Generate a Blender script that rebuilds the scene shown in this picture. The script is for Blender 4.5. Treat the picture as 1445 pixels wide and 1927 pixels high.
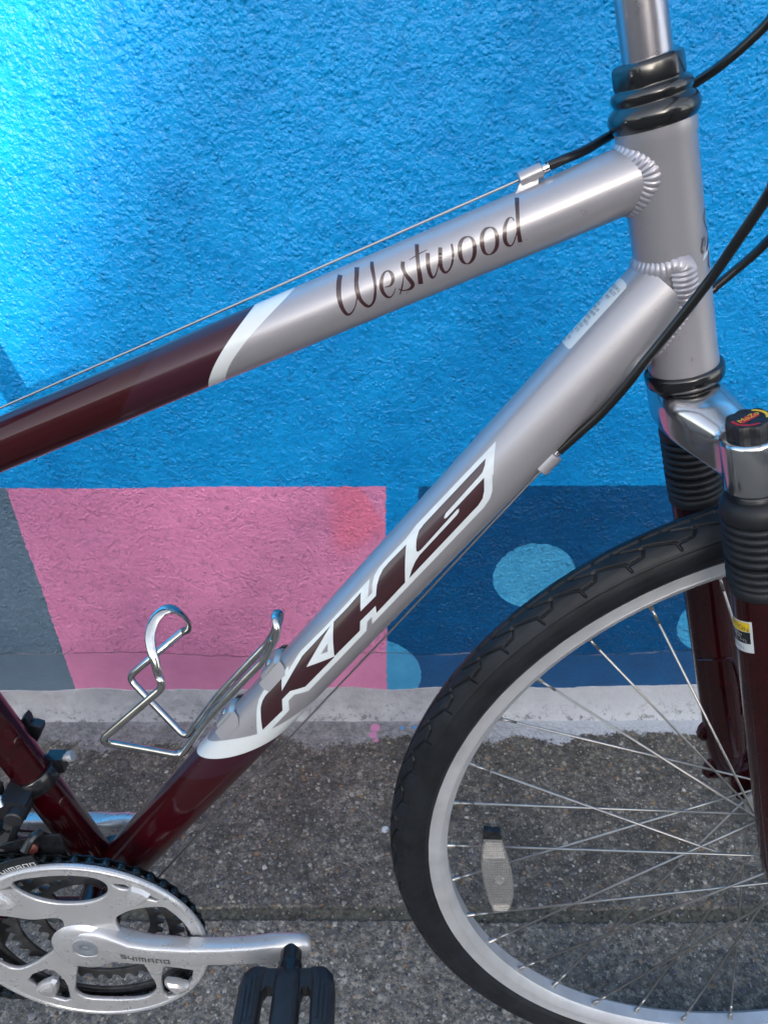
import bpy, bmesh, math, random
import numpy as np
from mathutils import Vector, Matrix
from mathutils.geometry import delaunay_2d_cdt
random.seed(7); rng = np.random.default_rng(7)
rad = math.radians
scene = bpy.context.scene
COL = scene.collection
for o in list(bpy.data.objects):
    bpy.data.objects.remove(o, do_unlink=True)

# ------------------------------------------------------------------ camera
cam_d = bpy.data.cameras.new('camera'); cam = bpy.data.objects.new('camera', cam_d); COL.objects.link(cam)
cam_d.sensor_fit = 'VERTICAL'; cam_d.sensor_height = 24.0; cam_d.lens = 24.0 * 1447 / 1927
cam_d.clip_start = 0.01; cam_d.clip_end = 800
_r = Vector((0.9999585, 0.00331807, -0.00848499)); _u = Vector((0.00503183, 0.57525631, 0.81795774)); _f = Vector((-0.00759509, 0.81796648, -0.57521574))
cam.matrix_world = Matrix(((_r.x, _u.x, -_f.x, 0.2635), (_r.y, _u.y, -_f.y, -0.35865), (_r.z, _u.z, -_f.z, 0.97584), (0, 0, 0, 1)))
cam_d.dof.use_dof = True; cam_d.dof.focus_distance = 0.52; cam_d.dof.aperture_fstop = 22
scene.camera = cam

# ------------------------------------------------------------------ light
SUN = Vector((0.15, -1.0, 0.30)).normalized()          # direction towards the sun
el = math.asin(SUN.z); az = math.atan2(SUN.x, SUN.y)
w = bpy.data.worlds.new('World'); scene.world = w; w.use_nodes = True
nt = w.node_tree; nt.nodes.clear()
sky = nt.nodes.new('ShaderNodeTexSky'); sky.sky_type = 'NISHITA'; sky.sun_disc = False
sky.sun_elevation = el; sky.sun_rotation = az; sky.air_density = 1.0; sky.dust_density = 2.0; sky.ozone_density = 0.6
bg = nt.nodes.new('ShaderNodeBackground'); bg.inputs['Strength'].default_value = 0.15
wo = nt.nodes.new('ShaderNodeOutputWorld')
hs = nt.nodes.new('ShaderNodeHueSaturation'); hs.inputs['Saturation'].default_value = 0.50   # desaturated so the sky light is less blue
nt.links.new(sky.outputs[0], hs.inputs['Color']); nt.links.new(hs.outputs[0], bg.inputs[0]); nt.links.new(bg.outputs[0], wo.inputs[0])
sd = bpy.data.lights.new('sun', 'SUN'); sd.energy = 2.3; sd.angle = rad(0.5); sd.color = (1.0, 0.93, 0.82)
so = bpy.data.objects.new('sun', sd); COL.objects.link(so); so.rotation_euler = SUN.to_track_quat('Z', 'Y').to_euler(); so.location = (2, -10, 8)
scene.view_settings.view_transform = 'Standard'; scene.view_settings.look = 'None'
scene.view_settings.gamma = 1.0; scene.view_settings.use_curve_mapping = False
scene.view_settings.exposure = 2.15
scene.render.engine = 'CYCLES'
scene.render.resolution_x = 767; scene.render.resolution_y = 1024

# ------------------------------------------------------------------ materials
class NT:
    """small helper for building node trees"""
    def __init__(s, name):
        s.m = bpy.data.materials.new(name); s.m.use_nodes = True; s.t = s.m.node_tree
        s.b = s.t.nodes['Principled BSDF']
    def n(s, typ, **kw):
        nd = s.t.nodes.new(typ)
        for k, v in kw.items():
            if k.startswith('i_'):
                nd.inputs[k[2:].replace('_', ' ')].default_value = v
            else: setattr(nd, k, v)
        return nd
    def l(s, a, b): s.t.links.new(a, b)
    def val(s, x, sock):
        if isinstance(x, (int, float)): sock.default_value = x
        else: s.l(x, sock)
    def math(s, op, a, b=0.0, c=0.0, clamp=False):
        nd = s.t.nodes.new('ShaderNodeMath'); nd.operation = op; nd.use_clamp = clamp
        s.val(a, nd.inputs[0]); s.val(b, nd.inputs[1]); s.val(c, nd.inputs[2]); return nd.outputs[0]
    def step(s, x, edge, width):                       # smooth 0..1 as x passes edge
        nd = s.t.nodes.new('ShaderNodeMapRange'); nd.interpolation_type = 'SMOOTHSTEP'
        s.val(x, nd.inputs['Value'])
        d = width / 2
        if isinstance(edge, (int, float)):
            nd.inputs['From Min'].default_value = edge - d; nd.inputs['From Max'].default_value = edge + d
        else:
            s.l(s.math('SUBTRACT', edge, d), nd.inputs['From Min']); s.l(s.math('ADD', edge, d), nd.inputs['From Max'])
        return nd.outputs[0]
    def mix(s, f, a, b, bt='MIX'):
        nd = s.t.nodes.new('ShaderNodeMix'); nd.data_type = 'RGBA'; nd.blend_type = bt
        s.val(f, nd.inputs[0])
        for x, k in ((a, 6), (b, 7)):
            if isinstance(x, (tuple, list)): nd.inputs[k].default_value = (*x[:3], 1)
            else: s.l(x, nd.inputs[k])
        return nd.outputs[2]
    def noise(s, vec, scale, detail=3, rough=0.55, dist=0.0, out=0):
        nd = s.t.nodes.new('ShaderNodeTexNoise'); nd.inputs['Scale'].default_value = scale; nd.inputs['Detail'].default_value = detail
        nd.inputs['Roughness'].default_value = rough; nd.inputs['Distortion'].default_value = dist
        if vec is not None: s.l(vec, nd.inputs['Vector'])
        return nd.outputs[out]
    def vor(s, vec, scale, feature='F1', out='Distance', rand=1.0):
        nd = s.t.nodes.new('ShaderNodeTexVoronoi'); nd.feature = feature; nd.inputs['Scale'].default_value = scale
        if 'Randomness' in nd.inputs: nd.inputs['Randomness'].default_value = rand
        if vec is not None: s.l(vec, nd.inputs['Vector'])
        return nd.outputs[out]
    def ramp(s, x, stops):
        nd = s.t.nodes.new('ShaderNodeValToRGB'); cr = nd.color_ramp
        while len(cr.elements) < len(stops): cr.elements.new(0.5)
        for e, (p, c) in zip(cr.elements, stops):
            e.position = p; e.color = (*c, 1) if isinstance(c, (tuple, list)) else (c, c, c, 1)
        s.l(x, nd.inputs[0]); return nd.outputs[0]
    def bump(s, h, strength=0.5, dist=0.001, prev=None):
        nd = s.t.nodes.new('ShaderNodeBump'); nd.inputs['Strength'].default_value = strength; nd.inputs['Distance'].default_value = dist
        s.l(h, nd.inputs['Height'])
        if prev is not None: s.l(prev, nd.inputs['Normal'])
        return nd.outputs[0]
    def obj(s): return s.n('ShaderNodeTexCoord').outputs['Object']
    def pos(s): return s.n('ShaderNodeNewGeometry').outputs['Position']
    def set(s, **kw):
        for k, v in kw.items():
            sock = s.b.inputs[k.replace('_', ' ')]
            if isinstance(v, tuple): sock.default_value = (*v, 1) if len(v) == 3 else v
            else: s.val(v, sock)
        return s

def simple(name, col, rough=0.5, metal=0.0, coat=0.0, bump=0.0, bscale=400, var=0.0, vscale=60, rvar=0.0, spec=0.5, coatr=0.05):
    t = NT(name); c = t.obj()
    if var > 0:
        nz = t.noise(c, vscale, 4)
        f = t.ramp(nz, [(0.3, 0.0), (0.72, 1.0)])
        t.set(Base_Color=t.mix(f, tuple(x * (1 - var) for x in col), tuple(min(1, x * (1 + var)) for x in col)))
    else: t.set(Base_Color=col)
    if rvar > 0:
        r = t.noise(c, vscale * 2.3, 4)
        t.set(Roughness=t.math('MULTIPLY_ADD', r, rvar * 2, rough - rvar))
    else: t.set(Roughness=rough)
    t.set(Metallic=metal, Coat_Weight=coat, Coat_Roughness=coatr, Specular_IOR_Level=spec)
    if bump > 0: t.l(t.bump(t.noise(c, bscale, 3), bump, 0.0005), t.b.inputs['Normal'])
    return t.m

SILVER = (0.262, 0.256, 0.280); MAROON = (0.019, 0.0003, 0.0015); WHITEP = (0.52, 0.55, 0.57)
def frame_paint(name, fm=None, fs=None, clampw=None, patch=None):
    """silver paint; with fm/fs (cubic in w = sine of the angle round the tube, giving mm along it) a maroon end behind a white band"""
    t = NT(name); c = t.obj()
    scr = t.ramp(t.noise(c, 130, 6, 0.8), [(0.655, 0.0), (0.675, 1.0)])
    flake = t.noise(c, 5200, 1)
    silv = t.mix(t.math('MULTIPLY', flake, 0.5), SILVER, (0.41, 0.40, 0.43))
    specks = t.ramp(t.noise(c, 210, 5, 0.7), [(0.69, 0.0), (0.73, 1.0)])
    silv = t.mix(t.math('MULTIPLY', specks, 0.7), silv, (0.16, 0.13, 0.14))
    silv = t.mix(t.math('MULTIPLY', scr, 0.5), silv, (0.075, 0.065, 0.075))
    metal = 0.45
    if fm:
        uv = t.n('ShaderNodeUVMap').outputs[0]; sp = t.n('ShaderNodeSeparateXYZ'); t.l(uv, sp.inputs[0])
        u, wv = sp.outputs[0], sp.outputs[1]
        if clampw is not None: wv = t.math('MAXIMUM', wv, clampw)
        def poly(k):
            r = k[0]
            for q in k[1:]: r = t.math('MULTIPLY_ADD', wv, r, q) if not isinstance(r, (int, float)) else t.math('MULTIPLY_ADD', wv, r, q)
            return r
        em, es = poly(fm), poly(fs)
        isw = t.step(u, es, 0.25); ism = t.step(u, em, 0.25)
        mar = t.mix(t.noise(c, 5200, 1), MAROON, (0.036, 0.0006, 0.003))
        chips = t.ramp(t.noise(c, 160, 6, 0.75), [(0.70, 0.0), (0.72, 1.0)])
        mar = t.mix(chips, mar, (0.35, 0.30, 0.30))
        if patch:                                      # the clear film over the decal dulls the paint beside the band
            film = t.math('LESS_THAN', u, t.math('ADD', em, patch))
            mar = t.mix(t.math('MULTIPLY', film, 0.6), mar, (0.034, 0.009, 0.020))
            t.set(Coat_Roughness=t.math('MULTIPLY_ADD', film, 0.10, 0.06))
        wh = t.mix(t.ramp(t.noise(c, 90, 6, 0.7), [(0.62, 0.0), (0.70, 1.0)]), WHITEP, (0.50, 0.50, 0.47))
        col = t.mix(ism, t.mix(isw, silv, wh), mar)
        mt = t.math('MULTIPLY_ADD', isw, -0.45, 0.45); mt = t.math('MULTIPLY_ADD', ism, 0.15, mt)
        t.set(Base_Color=col, Metallic=mt)
    else: t.set(Base_Color=silv, Metallic=metal)
    t.set(Roughness=t.math('MULTIPLY_ADD', t.noise(c, 70, 4), 0.12, 0.33), Coat_Weight=0.6)
    if fm: t.set(Specular_IOR_Level=t.math('MULTIPLY_ADD', ism, -0.38, 0.5))
    if not patch: t.set(Coat_Roughness=0.07)
    t.l(t.bump(t.noise(c, 900, 2), 0.03, 0.0004), t.b.inputs['Normal'])
    return t.m

M = {}
M['silver'] = frame_paint('silver_frame_paint')
M['top'] = frame_paint('top_tube_paint', (-6.36, -24.32, 244.83), (-11.22, -31.5, 230.27), patch=62.0)
M['down'] = frame_paint('down_tube_paint', (2.78, -3.31, 36.98, 441.53), (18.35, -8.72, 39.7, 412.03), clampw=-0.9, patch=30.0)
M['maroon'] = simple('maroon_paint', (0.019, 0.0003, 0.0016), 0.26, 0.05, 0.6, 0.02, 700, 0.35, 40, 0.06, spec=0.15)
M['weld'] = simple('painted_weld', (0.30, 0.29, 0.33), 0.38, 0.4, 0.6, 0.02, 900, 0.1)
M['decal_white'] = simple('white_decal', (0.52, 0.56, 0.585), 0.3, 0, 0.6, 0.0, 500, 0.06, 120, 0.05)
M['decal_maroon'] = simple('maroon_decal', (0.024, 0.0022, 0.006), 0.36, 0.0, 0.6, 0.0, 500, 0.15, 80, 0.05, coatr=0.12)
M['black_rubber'] = simple('black_rubber', (0.008, 0.009, 0.012), 0.52, 0, 0, 0.10, 900, 0.3, 90, 0.1, 0.35)
M['boot_rubber'] = simple('shiny_black_rubber', (0.004, 0.0045, 0.006), 0.22, 0, 0.5, 0.03, 300, 0.3, 60, 0.05, coatr=0.12)
M['tyre'] = simple('tyre_rubber', (0.0080, 0.0095, 0.0130), 0.50, 0, 0, 0.10, 1400, 0.5, 45, 0.12, 0.30)
M['housing'] = simple('cable_housing_plastic', (0.005, 0.005, 0.006), 0.30, 0, 0.2, 0.0, 500, 0.2, 70, 0.05)
M['polished'] = simple('polished_alloy', (0.56, 0.56, 0.575), 0.17, 1.0, 0, 0.03, 120, 0.05, 70, 0.05)
M['alloy'] = simple('satin_alloy', (0.40, 0.41, 0.42), 0.33, 0.5, 0.2, 0.04, 600, 0.10, 60, 0.10)
M['crank'] = simple('painted_silver_crank', (0.46, 0.46, 0.475), 0.29, 0.50, 0.35, 0.012, 300, 0.07, 45, 0.08, coatr=0.15)
M['rim'] = simple('rim_alloy', (0.46, 0.47, 0.50), 0.42, 0.45, 0, 0.06, 500, 0.12, 35, 0.1)
M['chrome'] = simple('chromed_wire', (0.52, 0.51, 0.50), 0.14, 1.0, 0, 0.05, 260, 0.15, 120, 0.06)
M['stem'] = simple('brushed_stem_alloy', (0.38, 0.365, 0.40), 0.28, 0.95, 0, 0.0, 500, 0.02, 60, 0.02)
M['cable'] = simple('steel_cable', (0.25, 0.25, 0.26), 0.35, 0.9)
M['spoke'] = simple('stainless_spoke', (0.34, 0.33, 0.315), 0.30, 0.85, 0, 0, 200, 0.15, 90, 0.05)
M['steel_dark'] = simple('dark_oily_steel', (0.045, 0.048, 0.052), 0.38, 0.8, 0, 0.1, 500, 0.6, 150, 0.12)
M['chain'] = simple('oily_chain_steel', (0.05, 0.062, 0.068), 0.28, 0.9, 0, 0.05, 700, 0.5, 300, 0.1)
M['ring_grey'] = simple('worn_grey_chainring', (0.085, 0.085, 0.088), 0.40, 0.7, 0, 0.06, 400, 0.4, 80, 0.1)
M['black_plastic'] = simple('black_plastic', (0.008, 0.009, 0.0125), 0.48, 0, 0, 0.12, 900, 0.35, 120, 0.1)
M['black_gloss'] = simple('black_gloss_paint', (0.008, 0.009, 0.011), 0.25, 0, 0.3, 0.03, 400)
M['text_dark'] = simple('dark_print', (0.03, 0.024, 0.026), 0.5)
M['text_light'] = simple('pale_print', (0.45, 0.46, 0.47), 0.4)
M['yellow'] = simple('yellow_print', (0.62, 0.42, 0.015), 0.45)
M['red'] = simple('red_print', (0.36, 0.012, 0.02), 0.45)
M['paper'] = simple('white_sticker', (0.48, 0.51, 0.53), 0.42, 0, 0, 0, 300, 0.04)
M['ink'] = simple('sticker_ink', (0.07, 0.09, 0.10), 0.6)
M['grime'] = simple('dirty_alloy', (0.10, 0.09, 0.08), 0.6, 0.5, 0, 0.3, 600, 0.6, 200)
M['reflector'] = simple('clear_reflector_plastic', (0.30, 0.30, 0.30), 0.2, 0.0, 0.6, 0.0, 500, 0.12, 200)
M['reflector'].node_tree.nodes['Principled BSDF'].inputs['Transmission Weight'].default_value = 0.55
M['cap_grey'] = simple('grey_bolt_cap', (0.15, 0.165, 0.19), 0.5)
M['red_chip'] = simple('orange_red_rubber', (0.12, 0.025, 0.018), 0.5)

# ------------------------------------------------------------------ bicycle space: mm, origin at the crank axle, x forward, y to the wall, z up
S = 0.001; ZO = 284.0
def place(vs): return [(x * S, y * S, (z + ZO) * S) for x, y, z in vs]
def link(o, parent=None):
    COL.objects.link(o)
    if parent is not None: o.parent = parent
    return o
def mesh_obj(name, vs, fs, mat, parent=None, smooth=35, local=False, uv=None, mats=None, midx=None):
    me = bpy.data.meshes.new(name); me.from_pydata([tuple(map(float, v)) for v in vs] if local else place(vs), [], fs)
    if mats:
        for m in mats: me.materials.append(m)
        if midx is not None: me.polygons.foreach_set('material_index', midx)
    elif mat: me.materials.append(mat)
    if uv is not None:
        ul = me.uv_layers.new(name='UVMap'); li = np.zeros(len(me.loops), int); me.loops.foreach_get('vertex_index', li)
        ul.data.foreach_set('uv', np.asarray(uv, float)[li].ravel())
    if smooth is not None:
        me.polygons.foreach_set('use_smooth', [True] * len(me.polygons)); me.update()
        if smooth < 180: me.set_sharp_from_angle(angle=rad(smooth))
    me.update()
    return link(bpy.data.objects.new(name, me), parent)
class MB:
    """collects several shapes into one mesh"""
    def __init__(s): s.v = []; s.f = []
    def add(s, vf):
        v, f = vf; k = len(s.v); s.v += [tuple(map(float, q)) for q in v]; s.f += [tuple(i + k for i in q) for q in f]; return s
    def build(s, name, mat, parent, **kw): return mesh_obj(name, s.v, s.f, mat, parent, **kw)
def frames(P, closed=False, up=(0, 1, 0)):
    P = np.asarray(P, float); n = len(P)
    T = (np.roll(P, -1, 0) - np.roll(P, 1, 0)) if closed else np.gradient(P, axis=0)
    T /= np.linalg.norm(T, axis=1)[:, None]
    N = np.zeros_like(P); a = np.cross(T[0], up)
    if np.linalg.norm(a) < 1e-3: a = np.cross(T[0], (1, 0, 0))
    N[0] = a / np.linalg.norm(a)
    for i in range(1, n):
        q = N[i - 1] - T[i] * (N[i - 1] @ T[i]); N[i] = q / np.linalg.norm(q)
    return P, T, N, np.cross(T, N)
def sweep(P, r, seg=12, closed=False, cap=True, up=(0, 1, 0)):
    P, T, N, B = frames(P, closed, up); n = len(P)
    R = np.asarray(r, float)
    if R.ndim == 0: R = np.full((n, 2), float(R))
    elif R.ndim == 1: R = np.stack([R, R], 1)
    a = np.linspace(0, 2 * math.pi, seg, endpoint=False)
    V = (P[:, None] + N[:, None] * (np.cos(a)[None, :, None] * R[:, :1, None]) + B[:, None] * (np.sin(a)[None, :, None] * R[:, 1:, None])).reshape(-1, 3)
    F = []
    for i in range(n if closed else n - 1):
        j = (i + 1) % n
        for k in range(seg):
            l = (k + 1) % seg; F.append((i * seg + k, i * seg + l, j * seg + l, j * seg + k))
    if cap and not closed: F.append(tuple(range(seg))[::-1]); F.append(tuple((n - 1) * seg + k for k in range(seg)))
    return V, F
def cr(pts, k=6, closed=False):
    P = np.array(pts, float); n = len(P); out = []
    for i in range(n if closed else n - 1):
        g = (lambda q: P[q % n]) if closed else (lambda q: P[min(max(q, 0), n - 1)])
        p0, p1, p2, p3 = g(i - 1), g(i), g(i + 1), g(i + 2)
        for j in range(k):
            t = j / k
            out.append(.5 * (2 * p1 + (p2 - p0) * t + (2 * p0 - 5 * p1 + 4 * p2 - p3) * t * t + (3 * p1 - p0 - 3 * p2 + p3) * t ** 3))
    if not closed: out.append(P[-1])
    return np.array(out)
def bend(pts, r=6.0, k=5):
    """polyline with its corners rounded by radius-like distance r"""
    P = [np.array(p, float) for p in pts]; out = [P[0]]
    for i in range(1, len(P) - 1):
        a = P[i - 1] - P[i]; b = P[i + 1] - P[i]; la, lb = np.linalg.norm(a), np.linalg.norm(b)
        d = min(r, la * .45, lb * .45); A = P[i] + a / la * d; B = P[i] + b / lb * d
        for j in range(k + 1):
            t = j / k; out.append((1 - t) ** 2 * A + 2 * t * (1 - t) * P[i] + t * t * B)
    out.append(P[-1]); return np.array(out)
def lathe(prof, o, e, seg=48, close=False, facet=None):
    """prof: (s along axis, r); facet(angle, i) may scale r"""
    e = np.array(e, float); e /= np.linalg.norm(e); o = np.array(o, float)
    a1 = np.cross(e, (0, 1, 0)) if abs(e[1]) < .9 else np.cross(e, (1, 0, 0)); a1 /= np.linalg.norm(a1); a2 = np.cross(e, a1)
    V = []
    for i, (s_, r) in enumerate(prof):
        for k in range(seg):
            t = 2 * math.pi * k / seg; q = r * (facet(t, i) if facet else 1)
            V.append(o + e * s_ + (a1 * math.cos(t) + a2 * math.sin(t)) * q)
    n = len(prof); F = []
    for i in range(n if close else n - 1):
        j = (i + 1) % n
        for k in range(seg):
            l = (k + 1) % seg; F.append((i * seg + k, j * seg + k, j * seg + l, i * seg + l))
    if not close:
        if prof[0][1] > .01: F.append(tuple(range(seg)))
        if prof[-1][1] > .01: F.append(tuple((n - 1) * seg + k for k in range(seg))[::-1])
    return V, F
def loft(rings, cap=True):
    n = len(rings); m = len(rings[0]); V = [p for r in rings for p in r]; F = []
    for i in range(n - 1):
        for k in range(m):
            l = (k + 1) % m; F.append((i * m + k, i * m + l, (i + 1) * m + l, (i + 1) * m + k))
    if cap: F.append(tuple(range(m))[::-1]); F.append(tuple((n - 1) * m + k for k in range(m)))
    return V, F
def rrect(hy, hz, n=5, r=0.45):
    """rounded rectangle outline in two axes"""
    q = min(hy, hz) * r * 2 if r < .5 else min(hy, hz); out = []
    for cx, cz, a0 in ((hy - q, hz - q, 0), (-hy + q, hz - q, 90), (-hy + q, -hz + q, 180), (hy - q, -hz + q, 270)):
        for i in range(n + 1):
            a = rad(a0 + 90 * i / n); out.append((cx + q * math.cos(a), cz + q * math.sin(a)))
    return out
def box(c, h, ax=None):
    c = np.array(c, float); A = np.eye(3) if ax is None else np.array(ax, float)
    V = [c + A[0] * h[0] * i + A[1] * h[1] * j + A[2] * h[2] * k for i in (-1, 1) for j in (-1, 1) for k in (-1, 1)]
    return V, [(0, 1, 3, 2), (4, 6, 7, 5), (0, 4, 5, 1), (2, 3, 7, 6), (0, 2, 6, 4), (1, 5, 7, 3)]
def plate(name, outer, holes, y, th, bev, mat, parent, mapf=None, res=1, smooth=40):
    """flat piece cut to an outline (x, z in mm) with holes, thickness th, rounded edges; y = middle plane"""
    cu = bpy.data.curves.new(name, 'CURVE'); cu.dimensions = '2D'; cu.fill_mode = 'BOTH'
    for pl in [outer] + list(holes):
        sp = cu.splines.new('POLY'); sp.points.add(len(pl) - 1)
        for p, q in zip(sp.points, pl): p.co = (q[0], q[1], 0, 1)
        sp.use_cyclic_u = True
    cu.extrude = max(th / 2 - bev, 0.01); cu.bevel_depth = bev; cu.bevel_resolution = res; cu.offset = -bev
    ob = bpy.data.objects.new(name, cu); COL.objects.link(ob)
    me0 = bpy.data.meshes.new_from_object(ob); bpy.data.objects.remove(ob)
    vs = [tuple(v.co) for v in me0.vertices]; fs = [tuple(p.vertices) for p in me0.polygons]; bpy.data.meshes.remove(me0)
    vs = [(x, y - z, w_) for x, w_, z in vs] if mapf is None else [mapf(x, w_, z) for x, w_, z in vs]
    return mesh_obj(name, vs, fs, mat, parent, smooth=smooth)
def text_mesh(s, size, shear=0.0):
    cu = bpy.data.curves.new('t', 'FONT'); cu.body = s; cu.size = size; cu.shear = shear; cu.align_x = 'CENTER'; cu.align_y = 'CENTER'; cu.fill_mode = 'BOTH'; cu.resolution_u = 3
    ob = bpy.data.objects.new('t', cu); COL.objects.link(ob); me = bpy.data.meshes.new_from_object(ob); bpy.data.objects.remove(ob)
    r = [tuple(v.co)[:2] for v in me.vertices], [tuple(p.vertices) for p in me.polygons]; bpy.data.meshes.remove(me); return r

class Tube:
    """round tube between two points of the bicycle plane; surface point from (u mm along, angle: 0 faces the camera side, 90 up)"""
    def __init__(s, p0, p1, r0, r1, y=0.0):
        s.p0 = np.array([p0[0], y, p0[1]]); s.p1 = np.array([p1[0], y, p1[1]]); s.L = np.linalg.norm(s.p1 - s.p0); s.e = (s.p1 - s.p0) / s.L
        s.r0, s.r1 = r0, r1; s.n = np.array([-s.e[2], 0, s.e[0]])
        if s.n[2] < 0: s.n = -s.n
    def r(s, u): return s.r0 + (s.r1 - s.r0) * u / s.L
    def at(s, u, a, off=0.0):
        a = rad(a); return s.p0 + s.e * u + (s.n * math.sin(a) - np.array([0, 1, 0]) * math.cos(a)) * (s.r(u) + off)
    def mesh(s, name, mat, parent, u0=0, u1=None, seg=64, step=12, rf=None):
        u1 = s.L if u1 is None else u1; nu = max(2, int((u1 - u0) / step) + 1); V = []; UV = []; F = []
        for u in np.linspace(u0, u1, nu):
            for k in range(seg):
                a = 360 * k / seg; V.append(s.at(u, a, rf(u, a) if rf else 0)); UV.append((u, math.sin(rad(a))))
        for i in range(nu - 1):
            for k in range(seg):
                l = (k + 1) % seg; F.append((i * seg + k, (i + 1) * seg + k, (i + 1) * seg + l, i * seg + l))
        F.append(tuple(range(seg))); F.append(tuple((nu - 1) * seg + k for k in range(seg))[::-1])
        return mesh_obj(name, V, F, mat, parent, uv=UV, smooth=50)
    def decal(s, name, polys, off, mat, parent, grid=2.2):
        """thin printed film: union of polygons in (u, angle) laid on the tube"""
        deg = math.pi / 180
        V = []; FA = []; rm = s.r(200)
        for pl in polys:
            ar = sum(p[0] * q[1] - q[0] * p[1] for p, q in zip(pl, list(pl[1:]) + [pl[0]]))
            if ar < 0: pl = list(pl)[::-1]
            if grid > 1.7 or len(pl) > 4:              # follow the curve of the tube along every edge
                dn = []
                for p, q in zip(pl, list(pl[1:]) + [pl[0]]):
                    ns = max(1, int(math.hypot(q[0] - p[0], (q[1] - p[1]) * deg * rm) / 1.2))
                    dn += [(p[0] + (q[0] - p[0]) * i / ns, p[1] + (q[1] - p[1]) * i / ns) for i in range(ns)]
                pl = dn
            k = len(V); V += [Vector((u, a * deg * rm)) for u, a in pl]; FA.append(list(range(k, k + len(pl))))
        A = np.array([tuple(v) for v in V]); lo, hi = A.min(0), A.max(0)
        for y in np.arange(lo[1] + .4, hi[1], 1.3):
            for x in np.arange(lo[0] + grid * .41, hi[0], 3.1): V.append(Vector((x + .03 * y, y)))
        r = delaunay_2d_cdt(V, [], FA, 0, 1e-4)
        vs, fs, of = r[0], r[2], r[5]
        keep = [tuple(f) for f, o_ in zip(fs, of) if len(o_) > 0]
        pts = [s.at(v.x, v.y / deg / rm, off) for v in vs]
        out = []
        for f in keep:                                  # outward facing
            a_, b_, c_ = (pts[i] for i in f[:3]); nrm = np.cross(b_ - a_, c_ - a_); q = (a_ - s.p0); q = q - s.e * (q @ s.e)
            out.append(f if nrm @ q > 0 else f[::-1])
        return mesh_obj(name, pts, out, mat, parent, smooth=180)
    def text(s, name, body, size, u, a, rot, off, mat, parent, shear=0.0, sx=1.0):
        v2, fs = text_mesh(body, size, shear); c_, s_ = math.cos(rad(rot)), math.sin(rad(rot)); pts = []
        for x, y in v2:
            x *= sx; uu = u + x * c_ - y * s_; aa = a + (x * s_ + y * c_) / s.r(u) / rad(1); pts.append(s.at(uu, aa, off))
        return pts, fs
def strokes(pairs): return [l + r[::-1] for l, r in pairs]
def stroke_quads(pairs):
    out = []
    for l, r in pairs:
        for i in range(len(l) - 1): out.append([l[i], l[i + 1], r[i + 1], r[i]])
    return out

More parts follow.
